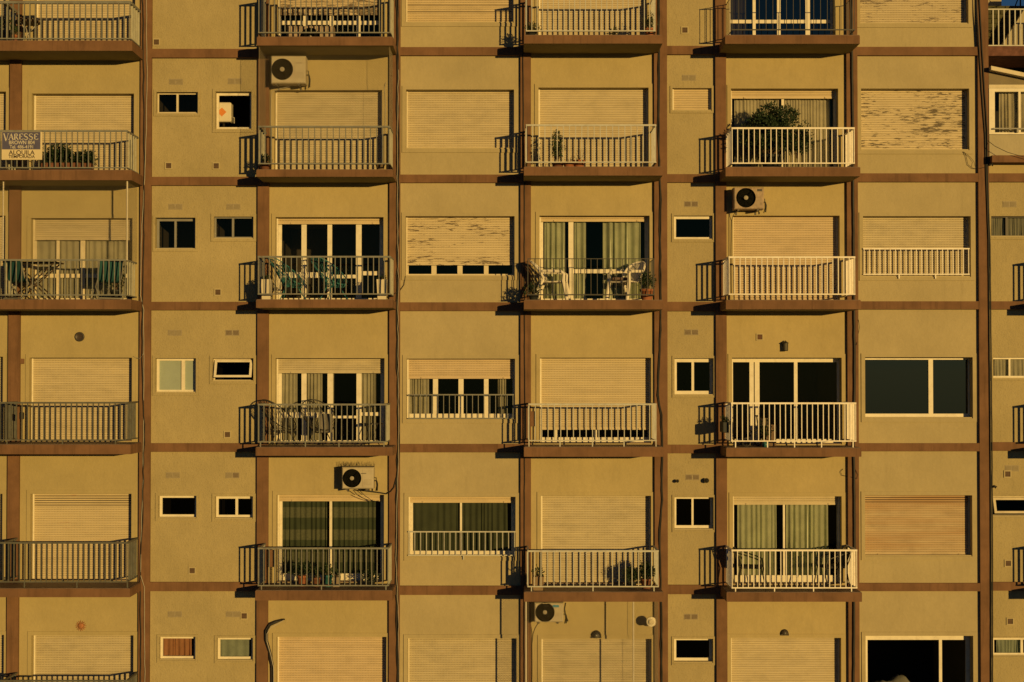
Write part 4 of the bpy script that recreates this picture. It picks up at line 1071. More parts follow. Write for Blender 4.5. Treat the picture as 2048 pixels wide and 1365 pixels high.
# white plastic garden chairs
M_PLAST = mat('white_plastic', (.70, .66, .55), .4, .05, 5)
def garden_chair(label, loc, rz, m):
    T = thing('plastic_chair', label, 'chair', loc, 'white plastic garden chairs', rz)
    # faces +x
    s = MB(); s.sm = True
    rows = []
    for (x, z, w) in ((-.22, .40, .20), (-.1, .385, .21), (.08, .39, .225), (.2, .405, .225), (.245, .39, .22)):
        rows.append([(x, -w + 2*w*k/6, z + .012*((k-3)/3.0)**2) for k in range(7)])
    for a, c in zip(rows, rows[1:]): s.strip(a, c)
    rows2 = [[(x, y, z-.022) for x, y, z in r_] for r_ in rows]
    for a, c in zip(rows2, rows2[1:]): s.strip(c, a)
    s.strip(rows[-1], rows2[-1]); s.strip([r_[0] for r_ in rows], [r_[0] for r_ in rows2]); s.strip([r_[-1] for r_ in rows2], [r_[-1] for r_ in rows])
    s.build('seat', m, T)
    def bk(h, y): return (-.22 - .26*h*h*.5 - .16*h + .06*(y/.24)**2, y, .40 + .44*h)
    fr = MB()                                              # rounded hoop of the back
    hoop = []
    for k in range(21):
        t = math.pi*k/20; yy = -.235*math.cos(t); hh = .35 + .62*math.sin(t)**.7 if 0 < k < 20 else .35
        hoop.append(bk(hh, yy))
    hoop = [bk(0, -.2), bk(.18, -.225)] + hoop + [bk(.18, .225), bk(0, .2)]
    fr.tube(hoop, .024, 6); fr.build('back_hoop', m, T)
    for k in range(7):
        y = -.165 + .055*k; hm = .35 + .62*(1-(y/.235)**2)**.35
        q = [bk(hm*j/6, y) for j in range(7)]
        sl = MB(); sl.strip([(a, c-.0225, d) for a, c, d in q], [(a, c+.0225, d) for a, c, d in q]); sl.strip([(a-.008, c+.0225, d) for a, c, d in q], [(a-.008, c-.0225, d) for a, c, d in q])
        sl.build('back_slat', m, T)
    for sy in (-1, 1):
        y = .245*sy
        am = MB(); am.tube([bk(.42, y*.95), (-.2, y*1.08, .605), (.0, y*1.12, .60), (.17, y*1.1, .59), (.235, y*1.08, .55)], [.022, .03, .034, .034, .03], 8); am.build('armrest', m, T)
        lf = MB(); lf.tube([(.235, y*1.08, .56), (.22, y*1.05, .4), (.30, y*1.1, 0)], [.03, .038, .034], 7); lf.build('leg', m, T)
        lr = MB(); lr.tube([bk(.1, y*.88), (-.27, y*.95, .3), (-.40, y*1.05, 0)], [.03, .038, .034], 7); lr.build('leg', m, T)
        MB().tube([(.2, y*.95, .385), (-.2, y*.9, .385)], .014, 5).build('apron', m, T)
    return T
garden_chair('white plastic garden chair seen from the side, at the left of its balcony', on('C', 2, 1108, .50), R(-8), M_PLAST)
garden_chair('white plastic garden chair turned three-quarters, near the terracotta pot', on('C', 2, 1252, .52), R(228), M_PLAST)
# cushion on it
x, y, z = on('C', 2, 1240, .55); tag(MB().cbox(x-.17, x+.17, y-.18, y+.18, z+.42, z+.475, .02).build('seat_cushion', mat('brown_cloth', (.16, .11, .09), .9, .15, 30)), 'flat brown cushion on the right white plastic chair', 'cushion')
# black metal chairs of D4
def metal_chair(label, loc, rz, sc=1.0):
    T = thing('metal_chair', label, 'chair', loc, 'black metal balcony chairs', rz)
    m = M_IRON
    MB().cbox(-.2, .24, -.22, .22, .42, .47, .018).build('seat', mat('black_cushion', (.018, .018, .02), .8), T)
    for sy in (-1, 1):
        y = .235*sy
        MB().tube([(-.28, y, 0), (-.2, y, .42), (-.27, y, .62), (-.33, y, .80)], .012, 6).build('leg', m, T)
        MB().tube([(.33, y, 0), (.24, y, .42), (.22, y, .6)], .012, 6).build('leg', m, T)
        MB().tube([(-.31, y, .76), (-.1, y, .70), (.1, y, .64), (.2, y, .6), (.235, y, .52), (.24, y, .44)], .013, 6).build('armrest', m, T)
    MB().tube([(-.33, -.235, .80), (-.35, 0, .83), (-.33, .235, .80)], .013, 6).build('back_rail', m, T)
    b = MB(); b.sm = True
    q = [(-.205-.0*k, 0, 0) for k in range(2)]
    rows = [[(-.2 - .13*t + (.0), -.2 + .4*k/6, .46 + .33*t) for k in range(7)] for t in (0, .35, .7, 1)]
    for a, c in zip(rows, rows[1:]): b.strip(a, c)
    b.build('backrest', mat('black_mesh', (.022, .022, .022), .8), T)
    return T
metal_chair('black metal balcony chair facing right, left end of its balcony', on('D', 4, 1500, .5), R(-12))
metal_chair('black metal balcony chair facing left, right end of its balcony', on('D', 4, 1664, .45), R(192))
# teal folding chairs and high table of A2
M_TEALF = mat('teal_fabric', (.015, .075, .08), .8, .15, 20)
M_WOOD = mat('dark_wood', (.06, .04, .025), .6, .25, 12)
def folding_chair(label, loc, rz):
    T = thing('folding_chair', label, 'chair', loc, 'teal folding chairs', rz)
    for sy in (-1, 1):
        y = .24*sy
        MB().tube([(-.3, y, .80), (-.18, y, .45), (.25, y, .0)], .014, 6).build('leg', M_ALU, T)
        MB().tube([(-.28, y, 0), (.02, y, .3), (.26, y, .46)], .014, 6).build('leg', M_ALU, T)
    MB().tube([(-.28, -.24, .03), (-.28, .24, .03)], .012, 6).build('foot_bar', M_ALU, T)
    MB().tube([(.25, -.24, .03), (.25, .24, .03)], .012, 6).build('foot_bar', M_ALU, T)
    b = MB(); b.sm = True
    prof = [(-.31, .82), (-.27, .68), (-.22, .55), (-.16, .43), (-.05, .37), (.1, .39), (.26, .46)]
    b.strip([(x, -.23, z) for x, z in prof], [(x, .23, z) for x, z in prof]); b.strip([(x-.012, .23, z-.01) for x, z in prof], [(x-.012, -.23, z-.01) for x, z in prof])
    b.build('fabric_sling', M_TEALF, T)
folding_chair('teal canvas folding chair under the high folding table', on('A', 2, 44, .60), R(62))
folding_chair('teal canvas folding chair at the right, by the dark plant', on('A', 2, 214, .62), R(118))
x, y, z = on('A', 2, 70, .45); T = thing('folding_table', 'tall folding table with a dark top and crossed legs', 'table', (x, y, z))
MB().cbox(-.52, .52, -.26, .26, .76, .79, .006).build('table_top', M_WOOD, T)
for sy in (-.22, .22):
    MB().tube([(-.40, sy, 0), (.44, sy, .76)], .014, 6).build('leg', M_WOOD, T); MB().tube([(.40, sy*.9, 0), (-.44, sy*.9, .76)], .014, 6).build('leg', M_WOOD, T)
MB().tube([(.18, -.22, .52), (.18, .22, .52)], .01, 5).build('cross_bar', M_WOOD, T)
# A0 round table with pale crossed legs
x, y, z = on('A', 0, 52, .6); T = thing('bistro_table', 'small dark bistro table with pale crossed legs on the top left balcony', 'table', (x, y, z))
q = MB(); q.lathe([(.25, .44), (.26, .455), (.26, .48), (.24, .485)], n=24); q.build('table_top', M_WOOD, T)
for k in range(3):
    a = 2*math.pi*k/3; MB().tube([(.2*math.cos(a), .2*math.sin(a), .44), (-.02*math.cos(a), -.02*math.sin(a), .2), (-.15*math.cos(a), -.15*math.sin(a), 0)], .01, 5).build('leg', M_CABW, T)
tag(MB().cbox(x-.2, x+.12, y-.12, y+.12, z+.487, z+.54, .015).build('folded_cloth', mat('dark_cloth', (.05, .035, .03), .9, .2, 20)), 'folded dark cloth lying on the bistro table', 'cloth')
# D3: child's tricycle-like toy and box
x, y, z = on('D', 3, 1508, .55); T = thing('tricycle', 'small dark tricycle with a grey basket behind white bars', 'tricycle', (x, y, z))
def wheel(cx, cz, r, yy): 
    q = MB(); q.tube([(cx+r*math.cos(2*math.pi*k/18), yy, cz+r*math.sin(2*math.pi*k/18)) for k in range(19)], .018, 6, False); return q
w1 = wheel(.12, .14, .13, 0).build('wheel', M_BLACK, T); wheel(-.18, .09, .08, -.14).build('wheel', M_BLACK, T); wheel(-.18, .09, .08, .14).build('wheel', M_BLACK, T)
MB().tube([(.12, 0, .14), (.08, 0, .4), (.05, 0, .62)], .014, 6).build('fork', M_IRON, T)
MB().tube([(.09, 0, .36), (-.05, 0, .26), (-.18, -.13, .1)], .014, 6).build('frame', M_IRON, T); MB().tube([(-.05, 0, .26), (-.18, .13, .1)], .014, 6).build('frame', M_IRON, T)
MB().tube([(.04, -.18, .62), (.07, 0, .63), (.04, .18, .62)], .013, 6).build('handlebar', M_IRON, T)
MB().cbox(-.16, .0, -.08, .08, .29, .33, .015).build('seat', M_BLACK, T)
q = MB(); q.lathe([(.07, .42), (.09, .58), (.085, .58), (.066, .43)], (.19, 0, 0), 14); q.build('basket', mat('grey_wicker', (.22, .19, .14), .8, .3, 60), T)
x, y, z = on('D', 3, 1538, .3); tag(MB().cbox(x-.13, x+.13, y-.1, y+.1, z, z+.44, .01).build('cardboard_box', mat('worn_cardboard', (.16, .11, .07), .9, .3, 25)), 'dull brown box standing behind the tricycle', 'box')
x, y, z = on('D', 3, 1530, .82); q = MB(); q.sm = True; q.lathe([(.0, 0), (.06, .0), (.075, .05), (.06, .1), (.03, .11)], (x, y, z), 16); tag(q.build('glazed_bowl', M_TEALP), 'small dark teal bowl on the balcony edge below the tricycle', 'bowl')
# C2 dark speaker-like box inside
x0, x1, z0, z1 = wC2[1]; xx = WX(1168, 560, -.6)
tag(MB().cbox(xx-.09, xx+.09, .55, .8, z0+.03, z0+.36, .015).build('speaker_box', M_DARK), 'dark upright box standing inside the door between green curtains', 'box')
# water heater in the open window of N1
x0, x1, z0, z1 = wN1R[1]
xh0, zt_ = W(437, 205, -.34); xh1, zb_ = W(462, 244, -.34)
T = thing('water_heater', 'white wall boiler with an orange diamond, inside the open kitchen window', 'water heater', ((xh0+xh1)/2, .34, zb_)); hw = (xh1-xh0)/2; hh = zt_-zb_
MB().cbox(-hw-.12, hw, 0, .28, 0, hh, .02).build('casing', mat('boiler_enamel', (.62, .58, .45), .4, .04, 4), T)
q = MB(); d_ = .095; q.prism([(-.06, hh*.5-d_), (-.06+d_, hh*.5), (-.06, hh*.5+d_), (-.06-d_, hh*.5)], -.004, -.001); q.build('diamond_label', mat('orange_label', (.62, .22, .05), .6), T)
MB().tube([(hw, .1, .12), (hw+.05, .1, .1), (hw+.05, .1, -.02)], .012, 6).build('pipe', M_CABW, T)
# bedding in the two bare windows
def lumps(name, label, cat, win, px0, px1, pytop, pybot, p, m, seed):
    r = random.Random(seed); xa, xb = WX(px0, pybot, p), WX(px1, pybot, p); z0_, z1_ = WZ(pybot, p), WZ(pytop, p)
    b = MB(); b.sm = True; n = 26; rows = 7; g_ = [[0]*(n+1) for _ in range(rows+1)]; vs = []
    for j in range(rows+1):
        for i in range(n+1):
            u, v = i/n, j/rows
            e = min(1, 5*min(u, 1-u))*min(1, 3*min(v, 1-v)+.0)
            h = .55*e*(.7 + .3*math.sin(7*u+seed) + .22*math.sin(17*u+5*v) + r.uniform(-.08, .08))
            vs.append((xa+(xb-xa)*u, -p + .5*v, z0_ + (z1_-z0_)*max(0, h)))
    b.add(vs, [(j*(n+1)+i, j*(n+1)+i+1, (j+1)*(n+1)+i+1, (j+1)*(n+1)+i) for j in range(rows) for i in range(n)])
    tag(b.build(name, m), label, cat)
lumps('crumpled_bedding', 'crumpled pale bedding inside the dark bottom right window', 'bedding', wF5, 1732, 1840, 1342, 1378, -.5, mat('linen_grey', (.16, .16, .13), .9, .1, 8), 3)
lumps('folded_linen', 'pale folded linen lying on the sill inside the wide bare window', 'linen', wF3, 1737, 1812, 821, 832, -.3, mat('linen_pale', (.42, .40, .32), .9, .1, 8), 5)

# ------------------------------------------------------------------ the sign on the railing
xs0, zs1 = W(3, 264, RP+.06); xs1, zs0 = W(84, 320, RP+.06); sw, sh_ = xs1-xs0, zs1-zs0
T = thing('rental_sign', 'blue and cream rental sign VARESSE ALQUILA tied to the balcony railing', 'sign', ((xs0+xs1)/2, -(RP+.045), zs0))
M_SBLUE = mat('sign_blue_print', (.085, .085, .155), .6, .15, 6); M_SCREAM = mat('sign_cream_board', (.62, .55, .36), .55, .05, 5)
M_SINK = mat('sign_dark_ink', (.07, .055, .05), .7); M_SLET = mat('sign_pale_letters', (.52, .50, .42), .6)
MB().cbox(-sw/2, sw/2, -.012, .0, 0, sh_, .004).build('board', M_SCREAM, T)
MB().box(-sw/2+.012, sw/2-.035, -.0145, -.0125, sh_*.37, sh_-.005).build('blue_field', M_SBLUE, T)
def text_part(txt, cx, z, size, m, bold=0.0, wscale=1.0):
    cu = bpy.data.curves.new('lettering', 'FONT'); cu.body = txt; cu.size = size; cu.align_x = 'CENTER'; cu.extrude = .0008; cu.offset = bold
    o = bpy.data.objects.new('lettering', cu); COL.objects.link(o)
    dg = bpy.context.evaluated_depsgraph_get(); me = bpy.data.meshes.new_from_object(o.evaluated_get(dg))
    bpy.data.objects.remove(o); bpy.data.curves.remove(cu)
    me.transform(Matrix.Diagonal((wscale, 1, 1, 1))); me.transform(Matrix.Rotation(math.pi/2, 4, 'X')); me.materials.clear(); me.materials.append(m)
    q = put('lettering', me, (cx, -.0165, z), T); return q
text_part('BROWN 804', .0, sh_*.555, .105, M_SLET, .0015, .9)
text_part('Tel. 486-4191', .0, sh_*.405, .095, M_SLET, .0012, .92)
text_part('ALQUILA', .0, sh_*.185, .125, M_SINK, .002, 1.02)
text_part('TEMPORADA', .0, sh_*.06, .09, M_SINK, .0015, 1.0)
# VARESSE in roman capitals: thick and thin strokes with serifs
lt = MB()
def stroke(pts, ws):
    for (a, c), w in zip(zip(pts, pts[1:]), ws):
        d = Vector((c[0]-a[0], c[1]-a[1])); d.normalize(); n = Vector((-d.y, d.x))*w/2
        lt.prism([(a[0]-n.x, a[1]-n.y), (c[0]-n.x, c[1]-n.y), (c[0]+n.x, c[1]+n.y), (a[0]+n.x, a[1]+n.y)], -.0175, -.0155)
def serif(x, z, w=.035): lt.prism([(x-w/2, z), (x+w/2, z), (x+w/2, z+.008), (x-w/2, z+.008)], -.0176, -.0156)
def S_(x, z, w, h):
    pts = [(x+w*.92, z+h*.8), (x+w*.75, z+h*.97), (x+w*.35, z+h*.97), (x+w*.08, z+h*.76), (x+w*.3, z+h*.56), (x+w*.72, z+h*.44), (x+w*.92, z+h*.22), (x+w*.65, z+h*.03), (x+w*.25, z+h*.03), (x+w*.06, z+h*.2)]
    stroke(pts, [.010, .012, .018, .022, .026, .022, .018, .012, .010])
def E_(x, z, w, h):
    stroke([(x+w*.25, z), (x+w*.25, z+h)], [.022]); stroke([(x+w*.05, z+h*.96), (x+w*.95, z+h*.96), (x+w*.95, z+h*.78)], [.010, .010]); stroke([(x+w*.25, z+h*.52), (x+w*.75, z+h*.52)], [.010]); stroke([(x+w*.05, z+h*.04), (x+w*.95, z+h*.04), (x+w*.97, z+h*.24)], [.010, .010])
x = -sw/2+.05; zb = sh_*.715; H = .125; wl = (sw-.12)/7
for k, ch in enumerate('VARESSE'):
    w = wl*.88; hh = H*(1.25 if k == 0 else 1); zz = zb - (.03 if k == 0 else 0)
    if ch == 'V': stroke([(x, zz+hh), (x+w*.5, zz)], [.022]); stroke([(x+w*.5, zz), (x+w, zz+hh)], [.009]); serif(x, zz+hh-.008); serif(x+w, zz+hh-.008)
    if ch == 'A': stroke([(x+w*.05, zz), (x+w*.5, zz+hh)], [.009]); stroke([(x+w*.5, zz+hh), (x+w*.95, zz)], [.023]); stroke([(x+w*.22, zz+hh*.36), (x+w*.78, zz+hh*.36)], [.009]); serif(x+w*.05, zz); serif(x+w*.95, zz)
    if ch == 'R':
        stroke([(x+w*.22, zz), (x+w*.22, zz+hh)], [.022]); stroke([(x+w*.05, zz+hh*.97), (x+w*.6, zz+hh*.97), (x+w*.85, zz+hh*.78), (x+w*.6, zz+hh*.54), (x+w*.22, zz+hh*.54)], [.010, .018, .018, .010]); stroke([(x+w*.45, zz+hh*.54), (x+w*.98, zz)], [.020]); serif(x+w*.22, zz)
    if ch == 'E': E_(x, zz, w, hh)
    if ch == 'S': S_(x, zz, w, hh)
    x += wl
lt.build('lettering', M_SLET, T)
for xx in (-sw/2+.03, sw/2-.03):
    for zz in (.06, sh_-.04): MB().tube([(xx, -.012, zz), (xx+.01, .03, zz-.01), (xx, .06, zz)], .004, 4).build('tie', M_CABW, T)

# ------------------------------------------------------------------ wall ornaments and lamps
x, z = W(162, 1252, .0); T = thing('sun_ornament', 'terracotta sun face ornament with wavy rays on the wall', 'ornament', (x, -.001, z-.12))
M_SUNO = mat('sun_terracotta', (.36, .16, .07), .75, .15, 20)
q = MB(); q.sm = True; q.lathe([(.062, 0), (.062, .012), (.05, .03), (.02, .04)], (0, 0, .12), 20, 'y'); q.build('face', M_SUNO, T)
q = MB(); q.sm = True; q.lathe([(.012, .036), (.008, .052)], (0, 0, .115), 8, 'y'); q.lathe([(.008, .034), (.004, .042)], (-.022, 0, .135), 8, 'y'); q.lathe([(.008, .034), (.004, .042)], (.022, 0, .135), 8, 'y'); q.tube([(-.025, -.036, .1), (0, -.04, .093), (.025, -.036, .1)], .004, 4); q.build('features', M_SUNO, T)
for k in range(16):
    a = 2*math.pi*k/16; ca, sa = math.cos(a), math.sin(a); w_ = .012
    pts = [(.066, 0), (.085, .006), (.10, -.002), (.118, .006)] if k % 2 == 0 else [(.066, 0), (.09, -.004), (.108, .004)]
    MB().tube([(r_*ca - o_*sa, -.012, .12 + r_*sa + o_*ca) for r_, o_ in pts], [.010, .009, .006, .002][:len(pts)], 5).build('ray', M_SUNO, T)
x, z = W(1569.5, 693, 0); T = thing('wall_lantern', 'dark iron wall lantern beside a reddish vent, above the white door', 'wall lamp', (x, -.001, z-.10)); T.scale = (1, 1, 1.35)
q = MB(); q.box(-.03, .03, -.02, 0, .06, .13); q.tube([(0, -.01, .13), (0, -.05, .16), (0, -.09, .15)], .008, 6); q.build('arm', M_IRON, T)
q = MB(); q.lathe([(.02, .150), (.068, .125), (.068, .118), (.05, .118)], (0, -.09, 0), 12); q.build('cap', M_IRON, T)
q = MB(); q.lathe([(.046, .012), (.05, .117)], (0, -.09, 0), 12); q.build('glass_shade', mat('lantern_glass', (.10, .09, .06), .15, spec=.6), T)
for k in range(6):
    a = k*math.pi/3; MB().tube([(.05*math.cos(a), -.09+.05*math.sin(a), .01), (.054*math.cos(a), -.09+.054*math.sin(a), .118)], .004, 4).build('bar', M_IRON, T)
q = MB(); q.lathe([(.05, 0), (.054, .012)], (0, -.09, 0), 12); q.build('base_ring', M_IRON, T)
def bulkhead(label, px, py, m, w=.11, half=True):
    x, z = W(px, py, 0); T = thing('bulkhead_lamp', label, 'wall lamp', (x, -.001, z))
    n = 14; b = MB(); b.sm = True; vs = []
    rows = [(1.0, 0), (.97, .03), (.8, .06), (.5, .078), (.1, .085)]
    for (sc_, d) in rows:
        for k in range(n+1):
            a = math.pi*k/n; vs.append((w*sc_*math.cos(a), -d, w*1.15*sc_*math.sin(a)))
    b.add(vs, [(j*(n+1)+k, j*(n+1)+k+1, (j+1)*(n+1)+k+1, (j+1)*(n+1)+k) for j in range(len(rows)-1) for k in range(n)])
    b.build('hood', m, T)
    MB().box(-w, w, -.05, 0, -.03, 0).build('base_plate', m, T)
    q = MB(); q.sm = True; q.lathe([(w*.55, .02), (w*.5, .06), (w*.2, .088)], (0, 0, .02), 14, 'y'); q.build('lens', mat('lamp_lens', (.10, .10, .08), .2, spec=.6), T)
    return T
bulkhead('black half-round bulkhead lamp above the netted bottom shutter', 1192, 1273, M_BLACK)
bulkhead('weathered half-round bulkhead lamp above the bottom shutter under the metal chairs', 1569, 1268, mat('weathered_lamp', (.05, .04, .03), .7, .6, 40), .085)
def globe(label, px, py, r):
    x, z = W(px, py, 0); T = thing('globe_lamp', label, 'wall lamp', (x, -.001, z))
    q = MB(); q.lathe([(r*.6, 0), (r*.6, .03), (r*.3, .05)], n=12, axis='y'); q.build('mount', M_IRON, T)
    q = MB(); q.sm = True; q.lathe([(r*.3, .04), (r*.8, .06), (r, .09), (r*.85, .13), (r*.4, .155), (.002, .16)], n=16, axis='y', caps=False); q.build('globe', mat('globe_dark_glass', (.03, .028, .02), .08, spec=.8), T)
globe('small dark globe lamp left of the vent pair', 1354, 962, .038)
globe('larger dark globe lamp right of the vent pair', 1412, 961, .055)
# flue elbow
x, z = W(1297, 1240, .0); T = thing('flue_pipe', 'white flue pipe elbow with round cap beside the netted balcony', 'pipe', (x, 0, z-.08))
MB().tube([(0, -.02, -.02), (0, -.10, .0), (.02, -.2, .07), (.03, -.3, .09)], [.035, .045, .055, .06], 12).build('elbow', M_WHITE, T)
q = MB(); q.lathe([(.10, .30), (.10, .36), (.07, .37)], (.03, 0, .09), 20, 'y'); q.build('cap', M_WHITE, T)
q = MB(); q.lathe([(.055, .371), (.055, .40), (.03, .405)], (.03, 0, .09), 16, 'y'); q.build('nozzle', M_CREAMF, T)

# ------------------------------------------------------------------ safety nets and their poles
M_NET = mat('net_cord', (.26, .22, .14), .8)
def net_mesh(b, a0, a1, z0, z1, plane, const, pitch=.055, r=.0010):
    """diamond net over a rectangle; plane 'x': runs along x at y=const, 'y': runs along y at x=const"""
    Wd, H = a1-a0, z1-z0
    k = -H
    while k < Wd:
        for sgn in (1, -1):
            s0, s1 = max(0, k), min(Wd, k+H)
            if s1 <= s0: continue
            p0 = (s0, s0-k); p1 = (s1, s1-k)
            if sgn < 0: p0, p1 = (Wd-p0[0], p0[1]), (Wd-p1[0], p1[1])
            pts = [(a0+q[0], const, z0+q[1]) if plane == 'x' else (const, a0+q[0], z0+q[1]) for q in (p0, p1)]
            b.tube(pts, r, 3, False)
        k += pitch
def net(label, bay, s, pxl, pxr, yrail, mside=True, lines=(), left=True, right=True):
    zt = LEV[bay][s][1] - .005; zr = WZ(yrail, RP)
    xl, xr = WX(pxl, yrail, RP), WX(pxr, yrail, RP)
    b = MB(); net_mesh(b, xl, xr, zr, zt, 'x', -RP)
    if left: net_mesh(b, -RP, -.01, zr, zt, 'y', xl)
    if right: net_mesh(b, -RP, -.01, zr, zt, 'y', xr)
    for x in [xl, xr] + [WX(q, yrail, RP) for q in lines]: b.tube([(x, -RP, zr), (x, -RP, zt)], .004, 4)
    tag(b.build('safety_net', M_NET), label, 'net')
net('fine diamond safety net closing the balcony with the folding table', 'A', 2, -60, 252, 521, left=False)
net('fine diamond safety net closing the balcony under the corner air conditioner', 'B', 1, 518, 779, 254, lines=())
net('fine diamond safety net closing the bottom balcony with the flue pipe', 'C', 5, 1056, 1316, 1378, lines=())
M_POLE = mat('pole_white', (.55, .52, .42), .5, .1, 8)
for (px, y0, y1, p, lb) in [(254, 362, 521, RP-.03, 'white net pole at the right corner of the netted balcony'), (6, 364, 521, RP-.03, 'white net pole at the left edge of the picture')]:
    xa, za = W(px, y1, p); xb, zb = W(px, y0, p)
    tag(MB().tube([(xa, -p, za), (xa, -p, zb)], .015, 8).build('net_pole', M_POLE), lb, 'pole')
xa = WX(1255, 1300, .95); tag(MB().tube([(xa+.12, -.95, WZ(1400, .95)), (xa+.12, -.95, LEV['C'][5][1]-.004)], .016, 8).build('net_pole', M_POLE), 'slim net pole before the bottom shutter with the flue pipe', 'pole')
xa = WX(1052, 1300, .95); tag(MB().tube([(xa, -.95, WZ(1400, .95)), (xa, -.95, LEV['C'][5][1]-.004)], .018, 8).build('net_pole', M_POLE), 'slim net pole at the left corner of the bottom netted balcony', 'pole')

# ------------------------------------------------------------------ cables
def cable(label, pts, r, m, wig=.0, seed=0, n=5, strands=1):
    """pts: (px, py, p)"""
    rr = random.Random(seed); P = []
    for i, (a, b_, p) in enumerate(pts):
        x, z = W(a, b_, p); P.append(Vector((x, -p, z)))
    out = MB()
    for s_ in range(strands):
        Q = []
        for a, c in zip(P, P[1:]):
            k = max(1, int((c-a).length/.18))
            for j in range(k):
                q = a.lerp(c, j/k); Q.append(q + Vector((rr.uniform(-wig, wig) + s_*r*2.1, -rr.uniform(0, wig*.4), rr.uniform(-wig, wig)*.5)))
        Q.append(P[-1] + Vector((s_*r*2.1, 0, 0)))
        out.sm = True; out.tube(Q, r, n)
    return tag(out.build('cable', m), label, 'cable')
C0 = PP + .02
cable('thin black cable down the pillar right of the leftmost balconies', [(284, -60, C0), (287, 100, C0), (289, 350, C0), (286, 560, C0), (284, 700, C0), (289, 850, C0), (286, 1000, C0), (283, 1090, C0), (280, 1150, C0), (282, 1400, C0)], .011, M_BLACK, .012, 1)
cable('white cable beside the black one on the left pillar', [(292, -60, C0), (294, 140, C0), (293, 240, C0), (290, 340, C0), (283, 470, C0), (281, 590, C0), (287, 620, C0), (288, 700, C0), (287, 820, C0), (286, 960, C0), (282, 1080, C0), (281, 1150, C0), (289, 1175, C0), (290, 1400, C0)], .007, M_CABW, .006, 2)
cable('short white cable curling onto the wall beside the left pillar', [(288, 690, C0), (287, 708, C0), (280, 717, C0), (272, 716, .03), (266, 713, .03)], .005, M_CABW, .003, 3)
cable('dark bundled cable down the pillar between the wire chair balconies and the plain windows', [(793, -60, C0), (794, 200, C0), (795, 360, C0), (794, 620, C0), (794, 720, C0), (796, 860, C0), (793, 980, C0), (792, 1130, C0), (794, 1300, C0), (795, 1400, C0)], .012, M_BLACK, .012, 4, strands=2)
cable('thin pale cable twisting down the same pillar as the dark bundle', [(797, 140, C0+.01), (794, 320, C0+.02), (797, 560, C0+.02), (796, 640, C0+.02), (797, 820, C0+.02), (797, 905, C0+.02), (794, 1000, C0+.02), (792, 1120, C0+.02), (797, 1250, C0+.02), (799, 1400, C0+.02)], .006, M_CABW, .01, 5)
cable('thin black cable down the pillar between the plain windows and the plastic chair balcony', [(1046, 100, C0), (1047, 250, C0), (1049, 350, C0), (1049, 640, C0), (1050, 800, C0), (1049, 1000, C0), (1048, 1190, C0), (1049, 1400, C0)], .008, M_BLACK, .004, 6)
cable('black cables down the pillar right of the plastic chair balcony', [(1316, -60, C0), (1317, 100, C0), (1316, 250, C0), (1318, 340, C0), (1321, 400, C0), (1319, 480, C0), (1321, 620, C0), (1319, 700, C0), (1315, 790, C0), (1322, 830, C0), (1323, 900, C0), (1323, 1000, C0), (1318, 1080, C0), (1321, 1160, C0), (1322, 1400, C0)], .010, M_BLACK, .010, 7, strands=2)
cable('thick dark riser cable on the pillar right of the white railings', [(1703, 0, C0), (1704, 120, C0), (1706, 360, C0), (1708, 620, C0), (1709, 760, C0), (1707, 900, C0), (1709, 1050, C0), (1708, 1200, C0), (1707, 1400, C0)], .026, M_BLACK, .004, 8, 8)
cable('left of two thick black cables slanting down the right-hand pillar', [(1951, -60, C0), (1953, 10, C0), (1963, 180, C0), (1970, 270, C0), (1972, 350, C0), (1977, 480, C0), (1979, 700, C0), (1981, 900, C0), (1982, 1150, C0), (1982, 1400, C0)], .014, M_BLACK, .002, 9, 7)
cable('right of two thick black cables slanting down the right-hand pillar', [(1957, -60, C0), (1959, 10, C0), (1968, 170, C0), (1974, 260, C0), (1975, 360, C0), (1980, 490, C0), (1982, 700, C0), (1984, 900, C0), (1985, 1150, C0), (1985, 1400, C0)], .014, M_BLACK, .002, 10, 7)
cable('thin wire drooping from the peeling shutter to the right-hand pillar', [(1925, 304, .03), (1932, 312, .03), (1936, 330, .03), (1946, 337, .04), (1962, 337, C0), (1978, 332, C0), (1982, 326, C0)], .005, M_BLACK, .001, 11)
cable('second thin wire by the peeling shutter joining the pillar', [(1927, 304, .03), (1940, 314, .03), (1948, 324, .04), (1950, 333, C0)], .004, M_BLACK, .001, 12)
cable('thin cable from the window sill to the pillar beside the teal chair balcony', [(811, 552, .03), (808, 570, .03), (800, 582, .04), (792, 586, C0), (783, 592, C0)], .006, M_BLACK, .002, 13)
cable('loose cables hanging below the spiked air conditioner', [(706, 980, .25), (714, 990, .12), (724, 996, .06), (735, 1000, .05), (748, 1003, .04), (758, 1002, .03)], .007, M_BLACK, .002, 14)
cable('insulated pipe run from the spiked air conditioner to the pillar', [(716, 980, .2), (735, 982, .12), (760, 986, .05), (772, 988, .05), (781, 983, C0), (788, 975, C0), (793, 955, C0)], .013, M_BLACK, .004, 15, 6)
cable('thin cable arc under the spiked air conditioner', [(720, 982, .15), (730, 992, .08), (742, 1000, .05), (748, 1003, .05)], .006, M_BLACK, .002, 16)
cable('small hooked cable end on the wall above the metal chairs', [(1686, 938, .02), (1681, 944, .03), (1684, 951, .03), (1694, 953, .03), (1704, 955, C0), (1714, 958, C0), (1716, 950, C0), (1711, 940, C0)], .005, M_BLACK, .001, 17)
cable('cable loop on the pillar above the bare glass window', [(1717, 640, C0), (1719, 655, .03), (1716, 672, .03), (1713, 690, C0)], .005, M_BLACK, .001, 18)
cable('thick pipe bundle bending off the wall at the bottom left balcony', [(566, 1239, .03), (553, 1243, .10), (538, 1250, .14), (531, 1262, .14), (531, 1280, .13), (538, 1305, .10), (543, 1330, .06), (544, 1400, .05)], .016, M_BLACK, .002, 19, 7, strands=2)
